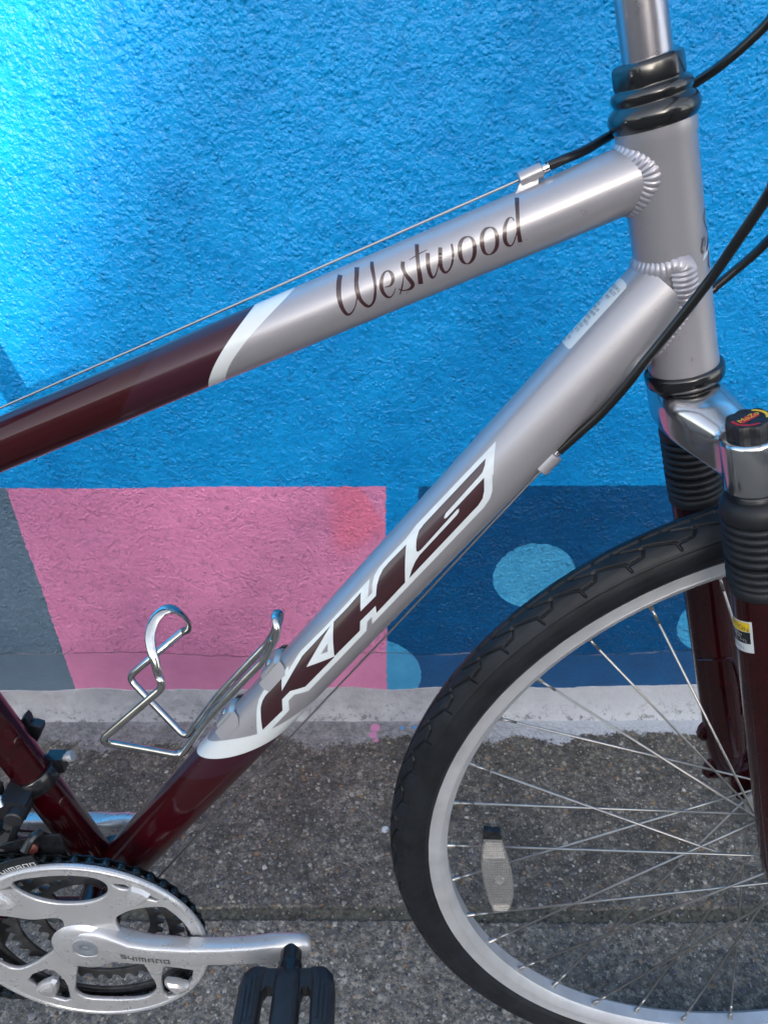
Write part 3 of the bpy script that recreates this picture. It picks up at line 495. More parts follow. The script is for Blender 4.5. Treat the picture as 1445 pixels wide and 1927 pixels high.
# ---------------- painted wall
def mural_mat():
    t = NT('painted_stucco_mural'); p = t.pos(); sp = t.n('ShaderNodeSeparateXYZ'); t.l(p, sp.inputs[0])
    wv = t.math('MULTIPLY', t.math('SUBTRACT', t.noise(p, 120, 4, .6), .5), .006)
    wv2 = t.math('MULTIPLY', t.math('SUBTRACT', t.noise(p, 6, 2), .5), .006)
    x = t.math('ADD', sp.outputs[0], t.math('ADD', wv, wv2)); z = t.math('ADD', sp.outputs[2], t.math('ADD', t.math('MULTIPLY', wv, -1.0), wv2))
    E = .0012
    lt = lambda a, b, wd=E: t.math('SUBTRACT', 1.0, t.step(a, b, wd))
    gt = lambda a, b, wd=E: t.step(a, b, wd)
    AND = lambda *a: a[0] if len(a) == 1 else t.math('MULTIPLY', a[0], AND(*a[1:]))
    OR = lambda a, b: t.math('MAXIMUM', a, b)
    def circ(cx, cz, r, k=1.0):
        dx = t.math('SUBTRACT', x, cx); dz = t.math('MULTIPLY', t.math('SUBTRACT', z, cz), k)
        return lt(t.math('SQRT', t.math('ADD', t.math('MULTIPLY', dx, dx), t.math('MULTIPLY', dz, dz))), r)
    mott = t.ramp(t.noise(p, 22, 5, .6), [(.3, 0.0), (.7, 1.0)])
    sky_b = t.mix(mott, (0.0, 0.20, 0.52), (0.002, 0.26, 0.62))
    navy = t.mix(mott, (0.0, 0.052, 0.165), (0.0, 0.072, 0.21))
    pink = t.mix(mott, (0.54, 0.185, 0.345), (0.63, 0.225, 0.405))
    slate = t.mix(mott, (0.090, 0.140, 0.195), (0.115, 0.170, 0.235))
    lb = t.mix(mott, (0.035, 0.26, 0.50), (0.06, 0.33, 0.58))
    col = sky_b
    low = lt(z, 0.437)
    col = t.mix(AND(low, gt(x, 0.30)), col, navy)
    col = t.mix(AND(low, gt(x, 0.257), lt(z, 0.300)), col, navy)
    for cx, cz, r in ((.463, .286, .0575), (.738, .196, .0575), (.95, .32, .0575), (1.15, .15, .0575)): col = t.mix(AND(low, circ(cx, cz, r)), col, lb)
    col = t.mix(AND(low, circ(.234, .090, .077)), col, lb)
    inpink = AND(low, lt(x, 0.258))
    col = t.mix(inpink, col, pink)
    # salmon overlap: soft wedge
    ln = t.math('ADD', t.math('MULTIPLY', t.math('SUBTRACT', x, .225), 1.9), z)      # right edge slopes
    s1 = AND(inpink, lt(ln, .437, .006), gt(x, .188, .03), gt(z, .33, .06), gt(t.math('SUBTRACT', z, x), .115, .05))
    col = t.mix(t.math('MULTIPLY', s1, .75), col, (0.66, 0.155, 0.255))
    col = t.mix(AND(low, lt(x, -0.228)), col, slate)
    col = t.mix(AND(low, lt(x, -0.72)), col, lb)
    # smoother repaired band at the bottom with a ragged ridge
    rz = t.math('ADD', 0.118, t.math('MULTIPLY', t.noise(p, 5, 4), .040))
    band = lt(sp.outputs[2], rz, .0025)
    col = t.mix(t.math('MULTIPLY', band, .22), col, t.mix(.5, col, (0.13, .14, .20)))
    ridge = t.math('SUBTRACT', 1.0, t.math('MULTIPLY', t.math('ABSOLUTE', t.math('SUBTRACT', sp.outputs[2], rz)), 520.0), clamp=True)
    rk = t.ramp(t.noise(p, 25, 3), [(.42, 0.0), (.6, 1.0)])
    col = t.mix(t.math('MULTIPLY', t.math('MULTIPLY', ridge, rk), .6), col, (0.55, 0.50, 0.60))
    # tiny chips
    chip = t.ramp(t.noise(p, 260, 6, .75), [(.70, 0.0), (.73, 1.0)])
    col = t.mix(t.math('MULTIPLY', chip, .35), col, (0.22, 0.25, 0.30))
    # relief: trowelled stucco, lumpy with sharp little crests, weaker in the repaired band
    wob = t.n('ShaderNodeVectorMath', operation='MULTIPLY_ADD'); t.l(t.noise(p, 70, 3, out=1), wob.inputs[0]); wob.inputs[1].default_value = (.006, .006, .006); t.l(p, wob.inputs[2])
    b = t.noise(p, 120, 3, .5, .0); c = t.noise(p, 420, 2, .5); big = t.noise(p, 38, 3, .6)
    a = t.vor(wob.outputs[0], 205, 'F1'); a2 = t.vor(wob.outputs[0], 118, 'F1')
    grain = t.math('SUBTRACT', 1.0, t.step(a, .30, .52)); lump = t.math('SUBTRACT', 1.0, t.step(a2, .30, .46))
    mask = t.ramp(big, [(.38, .25), (.62, 1.0)])
    h = t.math('ADD', t.math('MULTIPLY', t.math('MULTIPLY', grain, mask), .42), t.math('ADD', t.math('MULTIPLY', t.math('MULTIPLY', lump, mask), .40), t.math('ADD', t.math('MULTIPLY', b, .95), t.math('MULTIPLY', c, .30))))
    h2 = t.math('MULTIPLY', h, t.math('SUBTRACT', 1.0, t.math('MULTIPLY', band, .75)))
    pit_shade = t.ramp(b, [(.30, 1.0), (.46, 0.0)])  # shaded side of the bumps painted into the colour where the relief is low
    col = t.mix(t.math('MULTIPLY', t.math('MULTIPLY', pit_shade, .40), t.math('SUBTRACT', 1.0, band)), col, t.mix(.6, col, (0.0, .05, .11)))
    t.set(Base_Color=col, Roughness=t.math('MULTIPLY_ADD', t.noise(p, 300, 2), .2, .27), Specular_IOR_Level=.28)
    n1 = t.bump(h2, 1.0, .0028)
    t.l(t.bump(t.noise(p, 18, 3), .35, .010, n1), t.b.inputs['Normal'])
    return t.m
wall = bpy.data.objects.new('mural_wall', None); COL.objects.link(wall)
wall['label'] = 'rough stucco wall painted with blue, pink and navy mural shapes'; wall['category'] = 'wall'
V_, F_ = box((0, WY + .125, 1.45), (9, .125, 1.55)); wmesh('wall_face', V_, F_, mural_mat(), wall)
def plinth_mat():
    t = NT('whitewashed_plinth'); p = t.pos()
    base = t.mix(t.ramp(t.noise(p, 18, 6, .7), [(.35, 0.0), (.7, 1.0)]), (0.30, 0.30, 0.335), (0.46, 0.465, 0.50))
    sp = t.n('ShaderNodeSeparateXYZ'); t.l(p, sp.inputs[0])
    wh = t.step(sp.outputs[0], .45, .5); base = t.mix(t.math('MULTIPLY', wh, .6), base, (.54, .57, .62))
    wear = t.ramp(t.noise(p, 90, 8, .8), [(.53, 0.0), (.60, 1.0)])
    wz = t.math('MULTIPLY', wear, t.math('SUBTRACT', 1.1, t.step(sp.outputs[2], .022, .04)))
    base = t.mix(t.math('MULTIPLY', wz, .8), base, (.12, .115, .11))
    t.set(Base_Color=base, Roughness=.62); t.l(t.bump(t.noise(p, 110, 6, .7), 1.0, .005), t.b.inputs['Normal']); return t.m
# plinth with a wavy hand-painted top edge
xs = np.concatenate([[-9], np.linspace(-1.3, 1.7, 420), [9]]); V_ = []; F_ = []; ph = rng.uniform(0, 6, 6)
nz = np.convolve(rng.normal(0, 1, len(xs)), np.ones(7) / 7, 'same')
for i, x in enumerate(xs):
    top = .0615 + .0022 * nz[i] + .0016 * math.sin(x * 21 + ph[0]) + .0018 * math.sin(x * 47 + ph[1]) + .003 * (x > .55) * abs(math.sin(x * 26)) + x * .004
    d = .0035 + .001 * math.sin(x * 30 + ph[2]); b0 = .0085 + .0012 * nz[(i * 3) % len(xs)]
    V_ += [(x, WY + .001, top), (x, WY - .0016, top - .0012), (x, WY - d, .030), (x, WY - b0, .014 + .001 * nz[i]), (x, WY - b0 - .003 - .0015 * abs(nz[i]), .004), (x, WY - b0 - .006, -.002)]
for i in range(len(xs) - 1):
    for k in range(5): F_.append((i * 6 + k, i * 6 + k + 1, (i + 1) * 6 + k + 1, (i + 1) * 6 + k))
wmesh('plinth', V_, F_, plinth_mat(), wall, smooth=60)

# ---------------- unseen building behind the camera, its outline shaped to leave one wall corner sunlit
bl = bpy.data.objects.new('shade_building', None); COL.objects.link(bl); bl.location = (0, -24, -.16)
bl['label'] = 'unseen building behind the camera, shaped to shade the wall except one corner'; bl['category'] = 'building'
m_bw = simple('weathered_render', (0.26, 0.25, 0.25), 0.9, var=.15, vscale=2); m_rf = simple('slate_roof', (0.08, 0.08, 0.09), 0.7, var=.3, vscale=4); m_gl = simple('window_glass', (0.03, 0.04, 0.05), 0.08)
def prism(outline, y0, y1):
    n = len(outline); V = [(x, y0, z) for x, z in outline] + [(x, y1, z) for x, z in outline]
    return V, [tuple(range(n)), tuple(range(2 * n - 1, n - 1, -1))] + [(i, i + n, (i + 1) % n + n, (i + 1) % n) for i in range(n)]
out = [(-30, 0), (34, 0), (34, 9.5), (22, 16.2), (14, 16.2), (7.66, 16.2), (3.475, 8.06), (-30, 8.06)]
V_, F_ = prism(out, -10, 0); wmesh('wall', V_, F_, m_bw, bl)
wmesh('roof', [(7.6, .25, 16.3), (7.6, -10.2, 16.3), (14, -10.2, 16.5), (14, .25, 16.5), (22, -10.2, 16.3), (22, .25, 16.3), (34.3, -10.2, 9.4), (34.3, .25, 9.4)], [(0, 1, 2, 3), (3, 2, 4, 5), (5, 4, 6, 7)], m_rf, bl)
wv, wf = box((0, 0, 0), (.6, .05, .9)); win0 = None
for fx in list(np.arange(-27, 3, 3.2)) + list(np.arange(6, 33, 3.2)):
    for fz in (1.9, 5.2, 8.5, 11.6):
        if fz > 6 and (fx < 7 or fx > 30): continue
        if win0 is None:
            win0 = wmesh('window', wv, wf, m_gl, bl); o = win0
        else: o = win0.copy(); COL.objects.link(o); o.parent = bl
        o.location = (fx, .06, fz)

# ================================================================== the bicycle
bike = bpy.data.objects.new('bicycle', None); COL.objects.link(bike); bike.rotation_euler = (rad(-6), 0, 0)
bike['label'] = 'silver and maroon hybrid bicycle leaning in front of the mural wall'; bike['category'] = 'bicycle'
E_ = np.array([0.28153609, 0, -0.95955064]); O_ = np.array([404.7, 0, 632.0]); PX = np.array([0.95955064, 0, 0.28153609])
def SP(s, p=0.0, y=0.0): return O_ + E_ * s + PX * p + np.array([0, y, 0])      # steering frame: s down the axis, p forward
TT = Tube((388.9, 599.5), (20.4, 449.8), 17.8, 16.8)
DT = Tube((417, 533.2), (39.8, 55.3), 23.4, 21.2)
HT = Tube((404.7, 632.), (443.4, 500.1), 20.3, 20.3)

head_tube = MB()
Vh, Fh = lathe([(0, 16), (0, 20.4), (0.6, 21.2), (9.5, 21.2), (11.5, 20.4), (133, 20.4), (138.5, 20.7), (141.8, 20.7), (142.2, 20.2), (142.2, 16)], O_, E_, 96)
head_tube = mesh_obj('head_tube', Vh, Fh, M['silver'], bike)
top_tube = TT.mesh('top_tube', M['top'], bike, -10, 395 + 160)
down_tube = DT.mesh('down_tube', M['down'], bike, -14, 660)
ST = Tube((-148, 506), (3, 5), 15.9, 15.9)
seat_tube = ST.mesh('seat_tube', M['maroon'], bike)
Vb, Fb = lathe([(-35, 15), (-35, 20.5), (-34.5, 21), (34.5, 21), (35, 20.5), (35, 15)], (0, 0, 0), (0, 1, 0), 64)
bb = mesh_obj('bottom_bracket_shell', Vb, Fb, M['maroon'], bike)

def bead(name, A, rA, eA, pA, host_o, host_e, host_r, mat, parent, wid=5.2, hgt=2.0, pitch=2.9, a0=0, a1=360, flip=1, taper=None):
    """row-of-coins weld where tube A meets a round host tube"""
    eA = np.array(eA, float); host_e = np.array(host_e, float)
    n1 = np.cross(eA, (0, 1, 0)); n1 /= np.linalg.norm(n1); n2 = np.cross(eA, n1)
    C_ = []; NA = []
    for a in np.linspace(rad(a0), rad(a1), 721):
        d = n1 * math.cos(a) + n2 * math.sin(a); p = pA + d * rA
        w0 = p - host_o; w0 = w0 - host_e * (w0 @ host_e); v = eA - host_e * (eA @ host_e)
        aa, bb_, cc = v @ v, 2 * w0 @ v, w0 @ w0 - host_r ** 2; D = max(bb_ * bb_ - 4 * aa * cc, 0)
        t = (-bb_ - flip * math.sqrt(D)) / (2 * aa); q = p + eA * t
        h = q - host_o; h = h - host_e * (h @ host_e); h /= np.linalg.norm(h); C_.append(q); NA.append((d, h))
    C_ = np.array(C_); kk = np.ones(41) / 41; C_ = np.stack([np.convolve(np.r_[C_[-41:-1, q], C_[:, q], C_[1:41, q]], kk, 'same')[40:-40] for q in range(3)], 1); L = np.r_[0, np.cumsum(np.linalg.norm(np.diff(C_, axis=0), axis=1))]
    ns = int(L[-1] / .42); ls = np.linspace(0, L[-1], ns); idx = np.searchsorted(L, ls).clip(0, 720); m = 13; V = []; F = []
    jit = np.cumsum(rng.normal(0, .006, ns))
    for i, l in enumerate(ls):
        q = C_[idx[i]]; d, h = NA[idx[i]]; nrm = d + h; nrm /= np.linalg.norm(nrm)
        T = C_[min(idx[i] + 3, 720)] - C_[max(idx[i] - 3, 0)]; T /= np.linalg.norm(T); side = np.cross(T, nrm); side /= np.linalg.norm(side)
        for k in range(m):
            x = -1 + 2 * k / (m - 1); ph = (l / pitch + .42 * x * x + jit[i]) % 1.0
            rip = (math.sin(math.pi * ph) ** .55) * (1.15 - .5 * ph)
            z = hgt * (1 - x * x) ** .6 * (.45 + .8 * rip) - .35
            V.append(q + side * (x * wid * (1 + .07 * rip)) + nrm * (z + .28 * wid * (1 - x * x) - .1 * wid))
    for i in range(ns - 1):
        for k in range(m - 1): F.append((i * m + k, i * m + k + 1, (i + 1) * m + k + 1, (i + 1) * m + k))
    # sink the skirt
    return mesh_obj(name, V, F, mat, parent, smooth=180)
bead('weld', None, 17.9, TT.e * -1, TT.p0 - TT.e * 0, O_, E_, 20.4, M['weld'], top_tube, 6.6, .95, 2.9, flip=1)
bead('weld', None, 23.6, DT.e * -1, DT.p0, O_, E_, 20.4 if False else 20.4, M['weld'], down_tube, 6.6, .95, 2.9, flip=1)
bead('weld', None, 15.9, ST.e, ST.p0, np.zeros(3), (0, 1, 0), 21.0, M['maroon'], seat_tube, 4.0, 1.5, 2.8)
bead('weld', None, 21.2, DT.e, DT.p0, np.zeros(3), (0, 1, 0), 21.0, M['maroon'], down_tube, 4.0, 1.5, 2.8)
# gusset weld line under the down tube near the head tube
P_ = np.array([DT.at(u, -58 - 0.10 * u, .2) for u in np.arange(22, 105, .45)]); r_ = 1.5 + .55 * np.abs(np.sin(np.arange(len(P_)) * .42))
V_, F_ = sweep(P_, np.stack([r_ * .8, r_ * 1.6], 1), 8); mesh_obj('gusset_weld', V_, F_, M['weld'], down_tube, smooth=180)

# ---- decals on the frame
o = TT.decal('lettering', stroke_quads(WEST), .12, M['decal_maroon'], top_tube, 1.6)
bk = DT.decal('decal_backing', [KHS_BACK], .10, M['decal_white'], down_tube)
DT.decal('lettering', [K_POLY, H_POLY, S_POLY], .20, M['decal_maroon'], down_tube)
DT.decal('decal_window', [K_TRI], .20, M['silver'], down_tube)
stk = DT.decal('warning_sticker', [STICK + [(56, 118), (3.5, 118)]], .16, M['paper'], down_tube)
rows = [('USE DO NOT', 3.4, 67), ('BICYCLE', 6.6, 68), ('HAVE', 9.9, 76), ('THE', 13.0, 92), ('ONLY', 16.0, 84), ('READ THE', 19.0, 72), ('MANUAL', 22.2, 73), ('FOR ANY', 25.2, 76), ('ABOUT', 28.4, 71), ('YOUR', 31.6, 78), ('CYCLE', 34.8, 77), ('ALT', 38.0, 88), ('YOUR', 41.2, 82), ('IOD', 44.2, 90)]
mb = MB()
for s_, u, a_end in rows:
    u += 1.1; wd = len(s_) * 1.45
    mb.add(DT.text('t', s_, 2.7, u, a_end + wd / 2 / 22.5 / rad(1) + 1, -90, .26, None, None, sx=.85))
mb.build('print', M['ink'], stk)
# head badge wrapping the front of the head tube, only its near edge in view
def hp(s, a): return HT.at(s, a, 1.0)
E2 = lambda r_: r_
HTB = Tube((404.7, 632.), (443.4, 500.1), 20.4, 20.4)
def hst(pts, w):
    P = cr(pts, 4); T = np.gradient(P, axis=0); k = HTB.r(0) * rad(1); T[:, 1] *= k; T /= np.linalg.norm(T, axis=1)[:, None]
    L = [(p[0] - t[1] * w / 2, p[1] + t[0] * w / 2 / k) for p, t in zip(P, T)]; R = [(p[0] + t[1] * w / 2, p[1] - t[0] * w / 2 / k) for p, t in zip(P, T)]
    return (L, R)
def HB(px_s, px_a): return (px_s, px_a)
badge = HTB.decal('badge', stroke_quads([hst([(51.5, 62), (54, 53), (57.5, 52), (61, 59), (63, 63)], 1.2), hst([(65, 42), (68, 38.5), (71, 35.5), (73, 39)], 2.0), hst([(64.5, 44), (65.5, 47), (68.5, 47), (69.5, 43)], .6), hst([(73, 58), (78, 53.5), (81, 52), (83, 55)], 1.3)]), .14, M['decal_maroon'], head_tube, 1.6)
HTB.decal('badge', [[(62, 65), (62, 80), (70, 90), (74.5, 60), (77.2, 35.5)]], .10, M['decal_white'], head_tube, 2)
HTB.decal('badge', [[(63.5, 65), (63.5, 80), (68, 84), (72, 58), (73.6, 44)]], .18, M['decal_maroon'], head_tube, 2)

# ---- stem, bars, headset
V_, F_ = lathe([(40, 12.6), (-100, 12.6), (-118, 12.6)], O_, E_, 64); stem = mesh_obj('stem', V_, F_, M['stem'], bike)
Q = SP(-118); V_, F_ = sweep(np.array([SP(-100), SP(-118, 8), SP(-132, 60), SP(-136, 86)]), [15, 15, 14, 17], 24, up=(0, 1, 0)); mesh_obj('stem_extension', V_, F_, M['polished'], stem)
barc = SP(-136, 88)
hb = cr([barc + np.array(v, float) for v in ((-45, -352, 22), (-30, -240, 20), (-4, -110, 14), (0, -40, 0), (0, 40, 0), (-4, 110, 14), (-30, 240, 20), (-45, 352, 22))], 8)
V_, F_ = sweep(hb, 11.5, 20, up=(1, 0, 0)); mesh_obj('handlebar', V_, F_, M['black_gloss'], bike)
for sg in (-1, 1):
    g = cr([barc + np.array(v, float) for v in ((-28, sg * 222, 20), (-38, sg * 290, 21), (-46, sg * 354, 22))], 6); V_, F_ = sweep(g, 15.5, 20, up=(1, 0, 0)); mesh_obj('grip', V_, F_, M['black_rubber'], bike)
def nutf(t, i):
    if 9 <= i: return 1
    q = (t + .5) % (math.pi / 4) - math.pi / 8; return 1 + .055 * (math.cos(math.pi / 8) / math.cos(q) - 1) / .055 * 1.0 - .02
pr = [(3.6, 19.8), (2.6, 21.6), (0.6, 23.0), (-2.6, 23.9), (-5.8, 23.4), (-8.2, 21.5), (-9.4, 19.8), (-10.0, 19.6), (-11, 20.4), (-13.2, 20.9), (-15.4, 20.4), (-16.6, 18.9), (-17.2, 18.3), (-18.0, 18.6), (-19.2, 18.9), (-26.5, 18.7), (-28.2, 18.0), (-29.0, 16.5), (-29.2, 12.3)]
def nut(t, i):
    if i < 12 or i > 17: return 1
    q = (t % (math.pi / 3)) - math.pi / 6; return .93 + .075 * (abs(q) / (math.pi / 6)) ** 1.6
V_, F_ = lathe(pr, O_, E_, 96, facet=nut); mesh_obj('headset_boot', V_, F_, M['boot_rubber'], bike, smooth=180)
V_, F_ = lathe([(141.8, 20), (141.6, 21.9), (142.2, 23.0), (143.6, 23.6), (148.0, 23.6), (150.4, 23.0), (151.8, 21.6), (152.4, 19.5)], O_, E_, 96); mesh_obj('headset_ring', V_, F_, M['boot_rubber'], bike, smooth=180)
V_, F_ = lathe([(150, 19.5), (152.6, 19.8), (153.0, 19.0)], O_, E_, 48, facet=lambda t, i: 1 + .02 * math.sin(t * 23 + i)); mesh_obj('grease', V_, F_, M['grime'], bike)

# ---- suspension fork
P0 = 15.0; FY = 59.0
def crown_ring(y, pc, sc, hp_, hs, ex=3.0, k=28, twist=0.0):
    r = []
    for i in range(k):
        t = 2 * math.pi * i / k; c_, s_ = math.cos(t), math.sin(t)
        r.append(SP(sc + hs * math.copysign(abs(s_) ** (2 / ex), s_) + twist * c_, pc + hp_ * math.copysign(abs(c_) ** (2 / ex), c_), y))
    return r
cy = [-60, -52, -44, -34, -22, -10, 0, 10, 22, 34, 44, 52, 60]; rings = []
for y in cy:
    a = min(1, max(0, (abs(y) - 15) / 40)); sm = a * a * (3 - 2 * a); b_ = math.sin(a * math.pi)
    rings.append(crown_ring(y, -.5 + (P0 + .5) * sm, 167.2 + 17.8 * sm, 20.5 - 5.5 * sm - 1.0 * b_, 15.6 + .9 * sm, 4.2, 40))
mb = MB().add(loft(rings))
for sg in (-1, 1):
    mb.add(lathe([(167.5, 12.8), (167.5, 15.0), (168.4, 16.4), (170.2, 17.0), (199, 16.8), (201.5, 16.0), (202.6, 14.5), (202.6, 12.8)], SP(0, P0, sg * FY), E_, 64))
crown = mb.build('fork_crown', M['polished'], bike, smooth=55)
for sg in (-1, 1):
    o0 = SP(0, P0, sg * FY)
    V_, F_ = lathe([(200, 12.7), (330, 12.7)], o0, E_, 48); st = mesh_obj('stanchion', V_, F_, M['polished'], bike)
    pr = [(206.5, 12.9), (206.5, 15.0), (207.5, 17.0), (210, 19.3), (213.5, 20.4), (217.5, 20.6), (220.0, 20.0), (221, 18.2)]
    s_ = 221.0
    for k in range(8):
        R = 20.4; pr += [(s_ + .4, 17.6), (s_ + 1.1, R - .7), (s_ + 2.2, R), (s_ + 3.6, R), (s_ + 4.7, R - .7), (s_ + 5.3, 17.8)]; s_ += 5.7
        if k == 4: pr += [(s_ + .2, 17.6), (s_ + .4, 20.5), (s_ + .9, 20.5), (s_ + 1.1, 17.6)]; s_ += 1.0
    pr += [(s_ + .6, 19), (s_ + 1.6, 19.8), (s_ + 6, 20), (s_ + 7.2, 19.4), (s_ + 7.2, 17)]
    s_ -= 2
    LT = s_ + 9.0
    V_, F_ = lathe(pr, o0, E_, 64); mesh_obj('bellows', V_, F_, M['black_rubber'], st, smooth=70)
    V_, F_ = lathe([(LT - 6, 17.6), (LT + 1, 18.6), (380, 18.6), (470, 18.0), (540, 17.5), (566, 15.5), (572, 12)], o0, E_, 64)
    mb = MB().add((V_, F_))
    # dropout forward of the leg, and the cast web in front
    mb.add(loft([crown_ring(sg * FY - sg * 8 + dy, 28, 586, 16, 26, 2.6) for dy in (-4, 4)]))
    mb.add(loft([[SP(s__, P0 + p_, sg * (FY + y_)) for s__, p_, y_ in ((440, -15, -6), (440, -15, 6), (560, -9, 5), (600, 10, 3), (600, 10, -3), (560, -9, -5))], [SP(s__, P0 + p_, sg * (FY + y_)) for s__, p_, y_ in ((430, 15, -7), (430, 15, 7), (560, 24, 6), (604, 34, 4), (604, 34, -4), (560, 24, -6))]]))
    leg = mb.build('fork_leg', M['maroon'], bike, smooth=50)
    if sg > 0:
        for s__ in (524, 575):                         # disc brake tabs behind the far leg
            outl = [(-6, -20), (-21, -4), (-24, 4), (-21, 9), (-14, 11), (14, 16), (14, -22)]; 
            hole = [(-16 + 3 * math.cos(t), 4 + 3 * math.sin(t)) for t in np.linspace(0, 6.28, 13)[:-1]]
            plate('brake_tab', [(a_, b_) for a_, b_ in outl], [hole], 0, 7, .8, M['maroon'], leg, mapf=lambda x, w_, z, s__=s__: tuple(SP(s__ + w_, P0 + x, FY + 2 + z)))
        # cast pocket rim
        rim_l = cr([SP(428, P0 - 17, FY - 9), SP(424, P0 - 4, FY - 18.5), SP(430, P0 + 9, FY - 16.5), SP(470, P0 + 14, FY - 12), SP(500, P0 + 15, FY - 12)], 5)
        V_, F_ = sweep(rim_l, 1.3, 8); mesh_obj('cast_rib', V_, F_, M['maroon'], leg)
        V_, F_ = lathe([(-2, 5), (10, 5), (11, 4)], SP(312, P0 - 4, FY - 19), (0, -1, 0), 20); mesh_obj('brake_boss', V_, F_, M['steel_dark'], leg)
    # preload knob
    kn = [(169.5, 14.8), (168.6, 14.4), (168.0, 12.4), (167.4, 12.4), (166.5, 12.8), (159.0, 12.8), (157.6, 12.1), (157.2, 11.1), (157.5, 10.4), (157.5, .02)]
    def kf(t, i):
        if i in (0, 1, 8, 9): return 1
        q = (t * 8 / (2 * math.pi)) % 1; big = .06 * math.cos(2 * math.pi * q); return .98 + big + .012 * math.cos(t * 40)
    V_, F_ = lathe(kn, o0, E_, 120, facet=kf); knob = mesh_obj('preload_knob', V_, F_, M['black_plastic'], bike, smooth=40)
    def onk(x, y, h): return SP(157.5 - h, P0 + x, sg * FY + y)
    def flat(v2, fs, h): return [tuple(onk(x, y, h)) for x, y in v2], fs
    def arc(r0, r1, a0, a1, h):
        A = np.linspace(rad(a0), rad(a1), 18); v = [(r * math.cos(a), r * math.sin(a)) for a in A for r in (r0, r1)]
        return flat(v, [(2 * i, 2 * i + 1, 2 * i + 3, 2 * i + 2) for i in range(17)], h)
    if sg < 0:
        v2, fs = text_mesh('MoZo', 5.6, .25); R_ = Matrix.Rotation(rad(24), 2)
        tr = lambda v2, s_: [tuple(R_ @ (Vector(v) * s_) + Vector((-.8, .3))) for v in v2]
        MB().add(flat(tr(v2, 1), fs, .30)).add(arc(8.2, 10, -32, 62, .2)).build('knob_print', M['yellow'], knob)
        MB().add(arc(8.2, 10, 175, 282, .2)).add(flat([tuple(R_ @ Vector((x, y)) + Vector((-.8, .3))) for x, y in [(-6.4, -2.9), (5.8, -2.9), (6.6, .2), (6.4, 1.6), (2.5, 1.7), (.5, 3.1), (-1.0, 1.6), (-6.0, 1.9)]], [tuple(range(8))], .12)).build('knob_print', M['red'], knob)
        # caution sticker on the near leg
        LG = Tube((o0[0] + E_[0] * 300, o0[2] + E_[2] * 300), (o0[0] + E_[0] * 450, o0[2] + E_[2] * 450), 18.6, 18.4, y=-FY)
        def q4(ua, ub, a, b):                          # the sticker sits slightly crooked
            A = np.linspace(a, b, 9); k = lambda x: -.10 * (x + 45)
            return [(ua - 300 + k(x), x) for x in A] + [(ub - 300 + k(x), x) for x in A[::-1]]
        s1 = LG.decal('warning_sticker', [q4(290.6, 316.5, -128, -44)], .12, M['paper'], leg)
        LG.decal('print', [q4(291.6, 299.0, -128, -49)], .20, M['yellow'], s1, 1.8)
        LG.decal('print', [q4(299.4, 309.0, -128, -49)], .20, M['black_gloss'], s1, 1.8)
        mb = MB().add(LG.text('t', 'ATTENTION', 5.0, -4.6 + 3.0, -94, 90, .28, None, None))
        mb.add(LG.text('t', '09015511', 3.2, 12.6 + 3.0, -84, 90, .28, None, None)).build('print', M['text_dark'], s1)
        mb = MB()
        for k_, (b_, sz) in enumerate((('READ MANUAL', 2.0), ('BEFORE USE', 1.8), ('2-72', 3.0))):
            mb.add(LG.text('t', b_, sz, 1.5 + 2.3 * k_ + (.8 if k_ == 2 else 0) + 3.0 - (1.5 if k_ == 2 else 0), -88 + (22 if k_ == 2 else 0), 90, .28, None, None))
        mb.build('print', M['text_light'], s1)
CLIP = [(-54.7, 165.3), (-46.1, 185.9), (-41.4, 190.7), (-39.2, 187.1), (-39.2, 181.1), (-35.6, 181.1), (-29.9, 178.6), (-30.6, 173.8), (-35.0, 166.4), (-37.4, 161.5), (-42.3, 160.3), (-49.2, 154.0), (-54.6, 154.0)]

